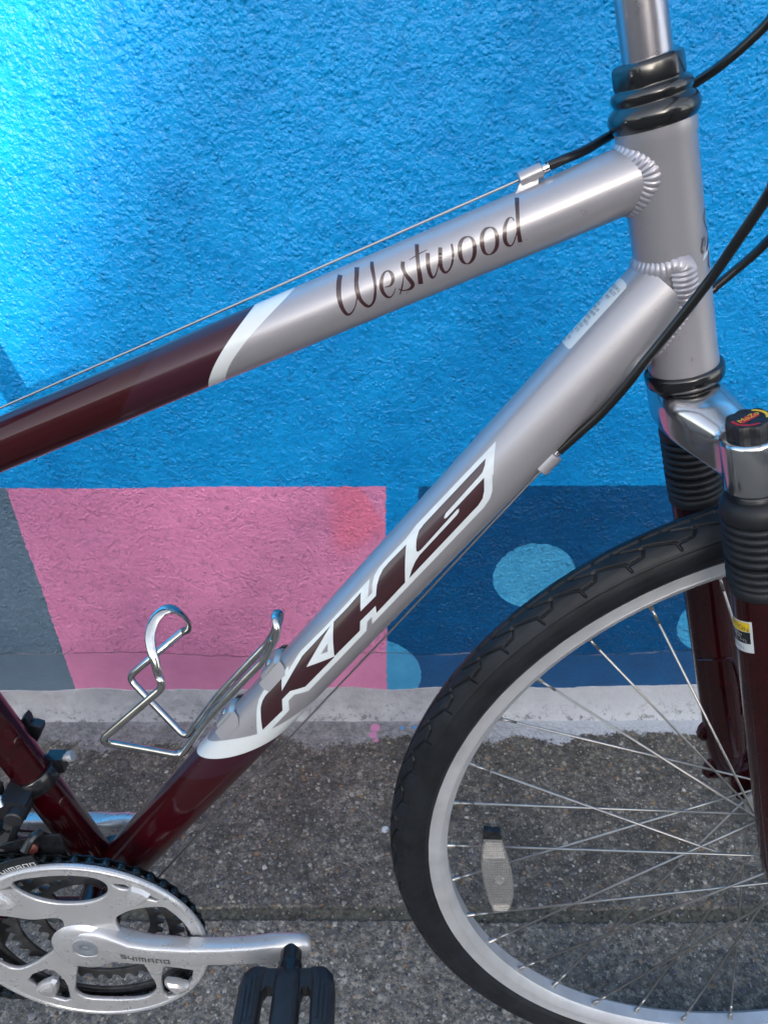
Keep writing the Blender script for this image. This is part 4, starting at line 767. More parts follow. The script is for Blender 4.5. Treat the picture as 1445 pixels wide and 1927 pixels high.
# ---- front wheel
HX, HZ = 612.9, 66.0
def wheel(name, hx, hz, detail, odd=0):
    wh = link(bpy.data.objects.new(name, None), bike); wh.location = (hx * S, 0, (hz + ZO) * S)
    L = lambda V: [(x * S, y * S, z * S) for x, y, z in V]
    # tyre
    if detail:
        th = np.r_[np.linspace(rad(84), rad(228), 2300, endpoint=False), np.linspace(rad(228), rad(444), 420, endpoint=False)]
        v = np.r_[np.linspace(-48, -25, 14, endpoint=False), np.linspace(-25, 25, 92), np.linspace(25, 48, 15)[1:]]
    else: th = np.linspace(0, 2 * math.pi, 240, endpoint=False); v = np.linspace(-48, 48, 30)
    rs, rc = 19.5, 331.3
    T_, V_ = np.meshgrid(th, v, indexing='ij'); ang = V_ / rs
    dep = np.zeros_like(T_)
    if detail:
        Pp = 36.6; nP = round(2 * math.pi * 350 / Pp); u = (T_ / (2 * math.pi) * nP)
        def seg_d(uu, vv, a, b):
            a = np.array(a, float); b = np.array(b, float); d = b - a; t = (((uu - a[0]) * d[0] + (vv - a[1]) * d[1]) / (d @ d)).clip(0, 1)
            return np.hypot(uu - a[0] - d[0] * t, vv - a[1] - d[1] * t)
        dist = np.full_like(T_, 99.)
        for sgn in (-1, 1):
            ph = 0 if sgn < 0 else .5
            um = (((-u + ph) % 1.0)) * Pp; vv = V_ * sgn
            for k in (-1, 0):
                uu = um + k * Pp
                # zigzag: long line near the crown, jog out, long line on the shoulder ending in a hook
                for a, b in (((-20, .5), (17, .5)), ((-20, .5), (-22, -1.5)), ((-18.5, 2.6), (-3, 7.8)), ((-3, 7.6), (0, 7.1)), ((0, 7.1), (-3.8, 13.4)), ((-3.8, 13.4), (-15.2, 14.8)), ((0, 7.1), (20, 13.1)), ((20, 13.1), (21.6, 19.3))):
                    dist = np.minimum(dist, seg_d(uu, vv, a, b))
        t = ((1.08 - dist) / .36).clip(0, 1); dep = 2.6 * t * t * (3 - 2 * t)
        for vr, hh, wd_ in ((22.4, -.5, .7), (27.2, .4, .4), (34.6, -.5, .6), (41.5, -.45, .5), (-22.4, -.5, .7), (-27.2, .4, .4), (-34.6, -.5, .6), (-41.5, -.45, .5)): dep += hh * np.exp(-((V_ - vr) / wd_) ** 2)
        dep += -.10 * (np.sin(T_ * 1700) > 0) * ((np.abs(V_) > 25.5) & (np.abs(V_) < 31))
        dep += .06 * np.sin(T_ * 31 + V_) * np.sin(T_ * 57)
    R = rs - dep; rr = rc + R * np.cos(ang); yy = R * np.sin(ang)
    if detail: rr = rr + .25 * np.sin(T_ * 3 + 1)
    X = rr * np.cos(T_); Z = rr * np.sin(T_); V = np.stack([X, yy, Z], -1).reshape(-1, 3); n, m = T_.shape
    i = np.arange(n)[:, None] * m; j = ((np.arange(n) + 1) % n)[:, None] * m; k = np.arange(m - 1)[None]
    F = np.stack([i + k, i + k + 1, j + k + 1, j + k], -1).reshape(-1, 4)
    me = bpy.data.meshes.new('tyre'); me.vertices.add(len(V)); me.vertices.foreach_set('co', (V * S).ravel()); me.loops.add(F.size); me.loops.foreach_set('vertex_index', F.ravel())
    me.polygons.add(len(F)); me.polygons.foreach_set('loop_start', np.arange(0, F.size, 4)); me.polygons.foreach_set('loop_total', np.full(len(F), 4)); me.polygons.foreach_set('use_smooth', np.ones(len(F), bool))
    me.materials.append(M['tyre']); me.update(calc_edges=True); me.validate(); link(bpy.data.objects.new('tyre', me), wh)
    # rim
    prof = [(-12.3, 318.3), (-13.3, 318.0), (-13.5, 317.0), (-12.7, 315.6), (-12.4, 308.2), (-12.0, 307.6), (-12.2, 307.0), (-12.0, 306.6), (-8.4, 301.4), (-6.4, 300.0), (6.4, 300.0), (8.4, 301.4), (12.0, 306.6), (12.4, 308), (12.7, 315.6), (13.5, 317), (13.3, 318.0), (12.3, 318.3), (10.5, 316), (10, 311), (-10, 311), (-10.5, 316)]
    V_, F_ = lathe(prof, (0, 0, 0), (0, 1, 0), 360, close=True); mesh_obj('rim', L(V_), F_, M['rim'], wh, smooth=30, local=True)
    # hub
    hp = [(-50, 4.8), (-42, 4.8), (-42, 9), (-37, 10), (-36.5, 22), (-33, 22.4), (-32, 17), (-27, 12.5), (-10, 10.5), (10, 10.5), (27, 12.5), (32, 17), (33, 22.4), (36.5, 22), (37, 10), (42, 9), (42, 4.8), (50, 4.8)]
    V_, F_ = lathe(hp, (0, 0, 0), (0, 1, 0), 48); mesh_obj('hub', L(V_), F_, M['alloy'], wh, smooth=40, local=True)
    # spokes, crossed three times
    bases = {}
    for k in range(36):
        side, dr = {1: (-1, 1), 2: (1, 1), 3: (-1, -1), 0: (1, -1)}[k % 4]
        key = (side, dr)
        if key not in bases:
            th_ = 0.0; ph_ = dr * rad(60 if not odd else 58)
            a = np.array([300.6, side * 1.2, 0]); h = np.array([19.5 * math.cos(ph_), side * 36.6, 19.5 * math.sin(ph_)])
            if dr > 0: h[1] = side * 32.6
            d = h - a; Ln = np.linalg.norm(d); d /= Ln; inn = np.array([h[0], side * 34.5, h[2]])
            mb = MB().add(sweep(np.array([a + d * 1, h - d * 3, h, inn]), [1.0, 1.0, 1.0, 1.0], 8)).add(sweep(np.array([a - d * 2.0, a + d * .5, a + d * 7.6, a + d * 8.4]), [2.6, 2.3, 1.75, 1.3], 10)).add(sweep(np.array([a + d * 8, a + d * 21]), [1.15, 1.15], 8))
            me = bpy.data.meshes.new('spoke'); me.from_pydata(L(mb.v), [], mb.f); me.materials.append(M['spoke']); me.polygons.foreach_set('use_smooth', [True] * len(me.polygons)); me.update(); bases[key] = me
        o = link(bpy.data.objects.new('spoke', bases[key]), wh); o.rotation_euler = (0, -rad(112.7 + 10 * k), 0)
    return wh
fw = wheel('front_wheel', HX, HZ, True)
rw_ = wheel('rear_wheel', -432.0, HZ, False, 1)

# reflector held between two spokes
def wl(p): return [((x - HX) * S, y * S, (z - HZ) * S) for x, y, z in p]
cl = cr([(343.8, 73.0), (342.7, 55.7), (343.4, 37.7), (346.0, 19.1), (350.0, 0.1), (354.4, -17.1), (358.6, -30.0)], 4); crr = cr([(373.0, -29.5), (375.4, -11.6), (374.3, 11.5), (370.5, 33.9), (365.4, 52.8), (359.6, 72.5)], 4)
outl = [tuple(p) for p in cl] + [tuple(p) for p in crr]; cx_ = 358.0; cz_ = 14.0
def refl(sc, sz=1.0): return [(cx_ + (x - cx_) * sc, cz_ + (z - cz_) * sz) for x, z in outl]
ro = plate('reflector', outl, [], -9.5, 5, 1.0, M['reflector'], fw); ro.data.transform(Matrix.Translation((-HX * S, 0, -(HZ + ZO) * S)))
def inside(z):
    l = np.interp(z, cl[::-1, 1], cl[::-1, 0]); r = np.interp(z, crr[:, 1], crr[:, 0]); return l, r
mb = MB()
for row, z in enumerate(np.arange(-26, 70, 2.4)):
    l, r = inside(z); 
    if abs(z - 44) < 2.2: continue
    for x in np.arange(l + 2.6, r - 2.4, 1.5):
        if math.hypot(x - 361, (z - 18)) < 5: continue
        hh = .85 if (z > 44 or z < -18) else .55
        mb.add(([(x - .62, -12.0, z - 1.0), (x + .62, -12.0, z - 1.0), (x + .62, -12.0, z + 1.0), (x - .62, -12.0, z + 1.0), (x, -12.0 - hh, z)], [(0, 1, 4), (1, 2, 4), (2, 3, 4), (3, 0, 4)]))
pr_ = mesh_obj('prisms', wl(mb.v), mb.f, M['reflector'], None, smooth=None, local=True); bpy.data.objects.remove(pr_)
ro_me = mesh_obj('reflector_prisms', wl(mb.v), mb.f, M['reflector'], None, smooth=None, local=True)
bmj = bmesh.new(); bmj.from_mesh(ro.data); bmj.from_mesh(ro_me.data)
bx = bmesh.new()
for VF in (lathe([(0, 4.8), (1.6, 4.4), (2.4, 3.0), (2.0, .02)], (361, -12, 18), (0, -1, 0), 24), sweep(np.array([(x, -12.1, 46 - 3.0 * math.sin((x - 344) / 23 * math.pi)) for x in np.linspace(344, 366.5, 12)]), .7, 6)):
    me = bpy.data.meshes.new('t'); me.from_pydata(wl(VF[0]), [], VF[1]); bmj.from_mesh(me); bpy.data.meshes.remove(me)
bmj.to_mesh(ro.data); bmj.free(); bpy.data.objects.remove(ro_me)
pl = plate('reflector_clip', [(343.2, 73), (359.8, 72.5), (358.0, 81.5), (343.4, 83.5)], [], -9.0, 6.5, .8, M['steel_dark'], fw); pl.data.transform(Matrix.Translation((-HX * S, 0, -(HZ + ZO) * S)))

# ---- crankset
YG = -62.0
th = np.linspace(0, 2 * math.pi, 160, endpoint=False)
def sm(pts, k=5): return [tuple(p) for p in cr(pts, k, closed=True)]
holes = [sm([(-42, 86), (-21, 91.5), (2, 93.5), (23, 90.5), (31.5, 82), (29.5, 70), (19, 61.5), (3, 57.5), (-16, 58.5), (-32, 65), (-43.5, 76)]),
         sm([(31, 34), (40, 45), (53, 51), (72, 53), (78, 48.5), (87, 33), (92, 15), (92, -3), (85, -12), (60, -8), (38, 6)]),
         [(35.5, 83.5), (46.5, 82), (50, 78.5), (49, 75.5), (43, 76.5), (38, 79.5)], [(56, 70.5), (60.5, 71.5), (71.5, 62.5), (69.5, 60.5), (62, 63.5)],
         sm([(-65, 41), (-40, 36), (-15.5, 37), (-17.5, 17), (-28, -4), (-46, -22), (-62, -33), (-73, -33.5), (-83, -24), (-90, -8), (-91, 12), (-84, 32)]),
         sm([(-8, -17), (-16, -38), (-21.5, -58), (-23.5, -71), (-15, -80.5), (10, -83), (32, -81.5), (44.5, -75), (50.5, -62), (47.5, -42), (40, -20), (16, -14)]),
         [(-63, -52), (-57, -43), (-43, -35), (-37, -36.5), (-31.5, -48), (-29.5, -60), (-31, -82), (-36, -85), (-50, -78)],
         [(62, -31), (74, -33), (87, -37), (84, -52), (77, -65), (66, -77), (59, -79), (55.5, -72), (57, -50)],
         [(-47, 79), (-58, 74), (-68, 63), (-72, 52), (-63, 50), (-50, 60)]]
cs = link(bpy.data.objects.new('crankset', None), bike); cs.location = (0, 0, ZO * S)
def CL(o): o.parent = cs; o.data.transform(Matrix.Translation((0, 0, -ZO * S))); return o
guard = CL(plate('chain_guard', [(105.4 * math.cos(t), 105.4 * math.sin(t)) for t in th], holes, YG + 2.4, 4.2, 1.5, M['crank'], cs, res=3, smooth=60))
# raised hub, rim lip and pyramids over the four ring bolts
V_, F_ = lathe([(0, 105.0), (-1.2, 104.6), (-1.6, 103.4), (-1.2, 101.6), (0, 100.8)], (0, YG + .6, 0), (0, 1, 0), 160, close=True)
CL(mesh_obj('guard_lip', V_, F_, M['crank'], cs, smooth=70))
V_, F_ = lathe([(0, 30), (-3, 27), (-5, 22), (-6, 14)], (0, YG + .5, 0), (0, 1, 0), 48); CL(mesh_obj('spider_boss', V_, F_, M['crank'], cs, smooth=60))
def wedge(name, base, apex, y0):
    n = len(base); V = [(x, y0, z) for x, z in base] + [(x, y0 - h, z) for x, z, h in apex]; m = len(apex); c = np.mean([a[:2] for a in apex], 0)
    return V
def cover(cx, cz, ang, sc=1.0):
    """low faceted cap over a ring bolt, pointing outwards"""
    c_, s_ = math.cos(rad(ang)), math.sin(rad(ang)); loc = lambda r, t, h: (cx + (r * c_ - t * s_) * sc, YG + .3 - h, cz + (r * s_ + t * c_) * sc)
    rings_ = []
    for k, (ro_, w1, w2, h) in enumerate(((1.0, 1.0, 1.0, -2.5), (1.0, 1.0, 1.0, .2), (.86, .84, .8, 3.2), (.55, .5, .3, 5.2))):
        rings_.append([loc(r * ro_, t * w1, h) for r, t in ((-15, 3), (-4, 9), (8, 12), (14, 11), (16, 0), (14, -11), (8, -12), (-4, -9), (-15, -3))])
    return loft(rings_)
for cx, cz, an, sc in ((-45, -60, 237, .82), (69, -58, 320, .72), (53, 67, 54, .78), (-58, 62, 143, .8)):
    V_, F_ = cover(cx, cz, an, sc); CL(mesh_obj('bolt_cover', V_, F_, M['crank'], cs, smooth=28))
# toothed rings
def toothed(n, rp, rin, name, y, mat, arms=True, depth=5.2):
    out_ = []
    for i in range(n):
        a0 = 2 * math.pi * i / n
        for f, r in ((0, -3.4), (.10, -3.3), (.24, -1.6), (.36, 1.9), (.44, 3.0), (.56, 3.0), (.64, 1.9), (.76, -1.6), (.90, -3.3)): a = a0 + f * 2 * math.pi / n; out_.append(((rp + r) * math.cos(a), (rp + r) * math.sin(a)))
    A = np.linspace(0, 360, 120, endpoint=False)
    tab = np.array([max(0, 1 - abs(((a - 51 + 45) % 90) - 45) / 6.0) ** .5 for a in A]) * (arms or 0)
    hl = [[((rin - q) * math.cos(rad(a)), (rin - q) * math.sin(rad(a))) for a, q in zip(A, tab)]]
    return CL(plate(name, out_, hl, y, 2.6, .45, mat, cs))
toothed(48, 97.0, 88.0, 'chainring', -50.5, M['steel_dark'], None)
toothed(38, 76.8, 66.0, 'chainring', -43.0, M['ring_grey'], 14)
toothed(28, 56.7, 47.0, 'chainring', -35.0, M['ring_grey'], 8)
A = np.linspace(0, 360, 120, endpoint=False)
hl = [[(84 * math.cos(rad(a)), 84 * math.sin(rad(a))) for a in A]]
CL(plate('ring_carrier', [(89.5 * math.cos(t), 89.5 * math.sin(t)) for t in th], hl, -49.3, 3, .8, M['ring_grey'], cs))
V_, F_ = lathe([(-60, 12), (-60, 20), (-47, 20), (-38, 18), (-35, 16)], (0, 0, 0), (0, 1, 0), 40); CL(mesh_obj('spindle', V_, F_, M['steel_dark'], cs))
# crank arms
def arm(sgn, name):
    sec = [(-24, -57, 4.5, 3, 9), (-21, -57.5, 6.5, 3, 15), (-13, -58.5, 8, 3.5, 20), (0, -59.2, 8.6, 4.2, 22.0), (14, -59.8, 8.8, 5, 21), (28, -62, 8.8, 5.0, 17.2), (42, -65.2, 8.6, 5.0, 13.6), (60, -67.8, 8.0, 5.6, 11.8), (90, -70.3, 7.3, 7, 11.0), (118, -71.8, 7, 9.6, 10.8), (142, -72.8, 7.0, 13.2, 11.2), (160, -73.5, 7.2, 16.8, 12.2), (172, -73.8, 7.2, 19.3, 12.6), (180, -73.8, 7.0, 20.6, 11.4), (186, -73.8, 6.2, 21.4, 8.5), (189.5, -73.8, 4.4, 21.8, 4.2)]
    rr = []
    for x, yc, hy, zc, hz in sec:
        x += max(0, x - 60) * .052; rr.append([(x * sgn, (yc + a) * sgn, (zc + b) * sgn) for a, b in rrect(hy, hz, 4, .24 + .2 * (x > 175) + .2 * (x < 20))])
    V_, F_ = loft(rr)
    if sgn < 0: V_ = [(x, y if True else y, z) for x, y, z in V_]
    return CL(mesh_obj(name, V_, F_, M['crank'], cs, smooth=60))
ca = arm(1, 'crank_arm'); cb = arm(-1, 'crank_arm')
def CLc(o, p): o.parent = p; o.data.transform(Matrix.Translation((0, 0, -ZO * S))); return o
V_, F_ = lathe([(-64, 13.0), (-68.3, 12.8), (-68.6, 11.8), (-67.8, 11.2)], (3, 0, 7.0), (0, 1, 0), 48)
CLc(mesh_obj('bolt_rim', V_, F_, M['crank'], cs), ca)
V_, F_ = lathe([(-64, 11.2), (-68.2, 11.0), (-68.7, 10.2), (-68.5, 4.0), (-68.0, 3.6), (-68.6, 3.0), (-68.6, .02)], (3, 0, 7.0), (0, 1, 0), 48)
CLc(mesh_obj('bolt_cap', V_, F_, M['cap_grey'], cs, smooth=50), ca)
# maker's name on the arm, drawn with strokes in squared letters
GL = {'S': [[(1, 1), (0, 1), (0, .5), (1, .5), (1, 0), (0, 0)]], 'H': [[(0, 1), (0, .25), (.5, .25), (1, .25)], [(1, 1), (1, 0)], [(0, 1), (0, .5)]], 'I': [[(0, 1), (0, 0)]], 'M': [[(0, 0), (0, 1), (1.3, 1), (1.3, 0)], [(.65, 1), (.65, 0)]], 'A': [[(0, 0), (0, 1), (1, 1), (1, 0)], [(0, .42), (1, .42)]], 'N': [[(0, 0), (0, 1), (1, 1), (1, 0)]], 'O': [[(0, 0), (0, 1), (1, 1), (1, 0), (0, 0)]]}
GL['H'] = [[(0, 1), (0, .35), (1, .35)], [(1, 1), (1, 0)]]
def block_text(s_, h, wd, gap, th_, mapf):
    mb = MB(); x = 0
    for ch in s_:
        cw = {'I': 0.0, 'M': 1.3}.get(ch, 1.0) * wd
        for pi_, pth in enumerate(GL[ch]):
            P = np.array(pth, float) * (wd, h) + (x, 0)
            for a, b in zip(P[:-1], P[1:]):
                d = b - a; d /= np.linalg.norm(d); n_ = np.array([-d[1], d[0]]) * th_ / 2; a2, b2 = a - d * th_ / 2, b + d * th_ / 2
                off = len(mb.f) * .004
                mb.add(([mapf(*p, off) for p in (a2 + n_, a2 - n_, b2 - n_, b2 + n_)], [(0, 1, 2, 3)]))
        x += cw + gap + th_
    return mb, x
def arm_y(x):
    return np.interp(x, [28, 42, 62, 93, 121], [-70.8, -73.8, -75.8, -77.6, -78.8])
mb, wtot = block_text('SHIMANO', 4.6, 4.1, 1.7, .95, lambda x, z, o: (33.5 + x, float(arm_y(33.5 + x)) - .3 - o, .2 + z - x * .012))
CLc(mb.build('maker_name', M['text_dark'], cs, smooth=None), ca)
# pedal
pd = link(bpy.data.objects.new('pedal', None), cs); pd.location = (.1805, -.0745, .0220)
PC = np.array([175.0, -74.5, 22.0])
def PL(name, V, F, mat, smooth=40):
    if name == 'pedal_body': V = [(x * .95, y - 9, z) for x, y, z in V]
    o = mesh_obj(name, [((x) * S, (y) * S, (z) * S) for x, y, z in V], F, mat, pd, smooth=smooth, local=True); return o
V_, F_ = lathe([(0, 8.6), (6, 8.8), (20, 8.8), (20.6, 8.0)], (0, 0, 0), (0, -1, 0), 32); mb = MB().add((V_, F_))
V_, F_ = lathe([(15.5, 8.5), (16.2, 9.8), (20, 10.4), (26, 11.0)], (0, 0, 0), (0, -1, 0), 40); mb.add((V_, F_))
PL('pedal_axle', mb.v, mb.f, M['black_gloss'])
mb = MB()
def bar(path, hw, hh, r_=.3):
    rings_ = []
    for (x, y, z), a, b in zip(path, hw, hh): rings_.append([(x + p, y, z + q) for p, q in rrect(a, b, 4, r_)])
    return loft(rings_)
mb.add(bar([(0, -13, 0), (0, -16, 0), (0, -24, 0), (0, -60, 0), (0, -92, 0), (0, -98, 0)], [9, 11, 11.5, 11.5, 11, 9], [9, 10.5, 11, 10.5, 10, 8]))
for sg in (-1, 1):
    mb.add(bar([(sg * 22, -13, 0), (sg * 25, -14, 0), (sg * 28.5, -19, 0), (sg * 30, -28, 0), (sg * 30.8, -60, 0), (sg * 30, -92, 0), (sg * 26, -103, 0)], [5.0, 8.0, 9.6, 10, 10, 9.5, 6], [6, 9, 10.2, 10.6, 10.6, 10, 7]))
    for k in range(3): mb.add(box((sg * (26.5 + k * 3.6), -38 - k * 3, 10.9), (.8, 16 - k, .9)))
    for y0, y1 in ((-14.5, -27), (-90, -101)):
        V_, F_ = loft([[(sg * x, y, z) for y, z in ((y0, 7.5), (y0, -7.5), (y1, -7.5), (y1, 7.5))] for x in (8, 24)]); mb.add((V_, F_))
    # curved web corners
    outw = [(8, -22), (22, -22), (22, -38), (20.5, -32), (17, -28), (13, -28.5), (11.3, -33), (11.0, -40), (8, -40)]
    V_ = [(sg * x, y, z) for z in (7.3, -7.3) for x, y in outw]; n_ = len(outw); mb.add((V_, [tuple(range(n_)), tuple(range(2 * n_ - 1, n_ - 1, -1))] + [(i, i + n_, (i + 1) % n_ + n_, (i + 1) % n_) for i in range(n_)]))
PL('pedal_body', mb.v, mb.f, M['black_plastic'], 35)
V_, F_ = text_mesh('9', 4); V2, F2 = text_mesh('8', 4)

# ---- chain
chn = link(bpy.data.objects.new('chain', None), bike); chn.location = (0, 0, ZO * S)
YC = -50.5; pitch = 12.7
def link_mesh(outer):
    mb = MB(); yo = 3.0 if outer else 1.9; n_ = 20
    pl_ = []
    for k in range(n_):
        a = 2 * math.pi * k / n_; r_ = 4.1; pl_.append((pitch / 2 + r_ * math.cos(a) if math.cos(a) >= 0 else -pitch / 2 + r_ * math.cos(a), r_ * math.sin(a)))
    prof_ = []
    for sx in (1, -1):
        for a in np.linspace(-100, 100, 11): prof_.append((sx * (pitch / 2 + 4.1 * math.cos(rad(a))), sx * 4.1 * math.sin(rad(a))))
        prof_.append((0, sx * 3.0))
    for sy in (-1, 1):
        y0, y1 = sy * yo, sy * (yo + .95); m = len(prof_)
        V = [(x, y0, z) for x, z in prof_] + [(x * .985, y1, z * .95) for x, z in prof_]
        F = [tuple(range(m)), tuple(range(2 * m - 1, m - 1, -1))] + [(i, i + m, (i + 1) % m + m, (i + 1) % m) for i in range(m)]
        mb.add((V, F))
    for sx in (-1, 1):
        if outer: mb.add(lathe([(-4.5, 1.3), (-4.3, 1.8), (4.3, 1.8), (4.5, 1.3)], (sx * pitch / 2, 0, 0), (0, 1, 0), 12))
        else: mb.add(lathe([(-1.8, 3.6), (-1.5, 3.85), (1.5, 3.85), (1.8, 3.6)], (sx * pitch / 2, 0, 0), (0, 1, 0), 16))
    me = bpy.data.meshes.new('chain_link'); me.from_pydata([(x * S, y * S, z * S) for x, y, z in mb.v], [], mb.f); me.materials.append(M['chain'])
    me.polygons.foreach_set('use_smooth', [True] * len(me.polygons)); me.update(); me.set_sharp_from_angle(angle=rad(35)); return me
LM = [link_mesh(True), link_mesh(False)]
rp = 97.0; da = 2 * math.pi / 48; joints = []
rear = np.array([-432.0, 66.0]); rr_ = 30.0
# joints: lower run -> round the front of the ring -> upper run
a_top = rad(97); a_bot = rad(-100)
low = np.array([rp * math.cos(a_bot), rp * math.sin(a_bot)]); dl = np.array([-1, .0]) ; 
k = 0
for i in range(26, 0, -1): joints.append(low + np.array([-math.cos(rad(-8)), -math.sin(rad(-8)) * -1 * 0 + .06]) * pitch * i)
a = a_bot
while a < a_top: joints.append(np.array([rp * math.cos(a), rp * math.sin(a)])); a += da
last = joints[-1]; tg = np.array([-.9985, .055]) * 1.0
for i in range(1, 34): joints.append(last + tg * pitch * i)
for i in range(len(joints) - 1):
    p, q = joints[i], joints[i + 1]; m_ = (p + q) / 2; d = q - p
    o = link(bpy.data.objects.new('chain_link', LM[i % 2]), chn); o.location = (m_[0] * S, YC * S, m_[1] * S); o.rotation_euler = (0, -math.atan2(d[1], d[0]), 0)

# ---- front derailleur
fd = link(bpy.data.objects.new('front_derailleur', None), bike); fd.location = (0, 0, ZO * S)
def FDp(o): o.parent = fd; o.data.transform(Matrix.Translation((0, 0, -ZO * S))); return o
uc = ST.L - 139 * 1.045
def stp(z): return ST.p0 + ST.e * ((ST.p0[2] - z) / -ST.e[2])
c0 = stp(139)
V_, F_ = lathe([(-7.5, 16.1), (-7.5, 18.4), (-6.5, 19.0), (6.5, 19.0), (7.5, 18.4), (7.5, 16.1)], c0, ST.e, 64, close=True); FDp(mesh_obj('clamp_band', V_, F_, M['black_gloss'], fd))
FDp(mesh_obj('clamp_lug', *box(c0 + np.array([15, 12, 5]), (7, 6, 7.5)), M['black_gloss'], fd, smooth=None))
V_, F_ = lathe([(0, 3.2), (7, 3.2), (7.2, 4.8), (11, 4.8), (11.6, 4)], c0 + np.array([19, 12, 8]), (1, 0, .35), 20); FDp(mesh_obj('clamp_bolt', V_, F_, M['alloy'], fd))
mb = MB()
mb.add(loft([[(c0[0] + x, y, c0[2] + z) for x, z in ((-20, -12), (2, -14), (6, 4), (-14, 9))] for y in (-12, -26, -33)]))
mb.add(loft([[(c0[0] - 24 + x * .8, y, c0[2] + 10 + z * .8) for x, z in ((-24, -18), (6, -16), (8, 2), (-4, 10), (-24, 8))] for y in (-16, -30, -38)]))
mb.add(sweep(np.array([c0 + (-6, -24, -2), c0 + (-12, -30, -22), c0 + (-20, -40, -40)]), [9, 7, 6], 10)).add(lathe([(-42, 6.5), (-41, 7.5), (-22, 7.5), (-20, 6)], (c0[0] - 2, 0, c0[2] - 4), (0, 1, 0), 20)).add(lathe([(-44, 6), (-43, 7), (-24, 7)], (c0[0] - 30, 0, c0[2] - 8), (0, 1, 0), 20))
FDp(mb.build('linkage', M['black_plastic'], fd, smooth=30))
for (dx, dy, dz), ln in (((-10, -38, 20), 9), ((-17, -37, 12), 8)):
    V_, F_ = lathe([(0, 2.3), (.4, 3.3), (3, 3.3), (3.2, 1.9), (ln, 1.9), (ln + .3, 1.2)], c0 + (dx, dy, dz), (.45, -.55, -.7), 14); FDp(mesh_obj('limit_screw', V_, F_, M['chrome'], fd))
V_, F_ = box(c0 + (-20, -34, -30), (9, 4, 9)); FDp(mesh_obj('cable_anchor', V_, F_, M['black_gloss'], fd, smooth=None))
V_, F_ = lathe([(0, 4.5), (3, 4.5), (4, 3)], c0 + (8, -44, -33), (.2, -.9, .3), 16); FDp(mesh_obj('pivot', V_, F_, M['red_chip'], fd))
def cage(y, r0, r1, a0, a1, th_):
    A = np.linspace(rad(a0), rad(a1), 24); o_ = [(r1 * math.cos(a), r1 * math.sin(a)) for a in A] + [((r0 + (a - A[0]) * 3) * math.cos(a), (r0 + (a - A[0]) * 3) * math.sin(a)) for a in A[::-1]]
    return o_
cg = FDp(plate('cage_plate', cage(0, 97, 116, 101, 148, 2), [], -57.5, 1.8, .5, M['black_gloss'], fd)); FDp(plate('cage_plate', cage(0, 84, 121, 92, 146, 2), [], -43.0, 2, .6, M['black_gloss'], fd))
V_, F_ = sweep(cr([(-20, -43, 122), (-24, -50, 124), (-28, -57.5, 118)], 4), [3.5] * 9, 8); FDp(mesh_obj('cage_bridge', V_, F_, M['black_gloss'], fd))
def cgm(x, z, o):
    t = rad(122.5) - x / 108.0; r_ = 104.4 + z; return (r_ * math.cos(t), -58.62 - o, r_ * math.sin(t))
mb, _ = block_text('SHIMANO', 4.4, 3.9, 1.5, .85, cgm); FDp(mb.build('maker_name', M['text_light'], fd, smooth=None))

# ---- bottle cage
bc = link(bpy.data.objects.new('bottle_cage', None), bike); bc.location = (0, 0, ZO * S)
def BCp(o): o.parent = bc; o.data.transform(Matrix.Translation((0, 0, -ZO * S))); return o
half = [(177.5, 0, 305.0), (180.3, -6.5, 302), (176.6, -9.3, 288), (168.8, -9.5, 272.6), (152.8, -9.5, 253.8), (123.3, -9.5, 218.0), (95.0, -9.5, 178.0), (90.5, -12.5, 174.5), (84, -16, 180.5), (49.0, -33.5, 212.5), (44.8, -35.3, 217), (48, -35.6, 221.6), (92, -33.8, 261.5), (97.0, -33, 267.5), (96.0, -31, 275.0)]
N_ = 6
low_path = bend([(177.3, 0, 306.0), (181.0, -8.5, 303.5), (175.4, -9.3, 285.0), (168.8, -9.5, 272.6), (152.8, -9.5, 253.8), (123.3, -9.5, 218.0), (92.6, -9.8, 173.0), (43.6, -35.8, 216.2), (98.4, -33.4, 267.5), (95.7, -31, 277.5)], 8.5, 6)
low_path = np.r_[cr([(178.3, 0, 306.2), (179.0, -3.6, 305.8), (180.2, -7.2, 303.0), (180.3, -9.1, 298.0), (178.2, -9.4, 291.0)], 5), low_path[8:]]
far_ = np.r_[low_path[:-8] * (1, -1, 1), [(97.6, 33.3, 266.7)]]
mb = MB().add(sweep(low_path, 3.0, 14)).add(sweep(far_, 3.0, 14))
BCp(mb.build('cage_wire', M['chrome'], bc, smooth=180))
full = cr([(96.0, -31.4, 276.0), (95.2, -30.2, 283), (93.3, -27.0, 291.0), (91.2, -22.5, 297.0), (90.2, -17, 302.8), (91.6, -10.5, 308.6), (95.5, -5, 312.4), (100.5, -.5, 313.2), (104.6, 4, 309.0), (107.4, 9, 301.0), (108.0, 15.5, 291.5), (106.6, 22, 281.6), (103.0, 28, 272.6), (98.6, 32.4, 267.4), (96.0, 33.6, 265.0)], 6); nf = len(full); t_ = np.linspace(0, math.pi, nf); flat_ = np.sin(t_ * .999) ** .7
V_, F_ = sweep(full, np.stack([3.0 - 1.3 * flat_, 3.0 + 1.0 * flat_], 1), 16, up=(.75, 0, -.65)); BCp(mesh_obj('cage_tongue', V_, F_, M['chrome'], bc, smooth=180))
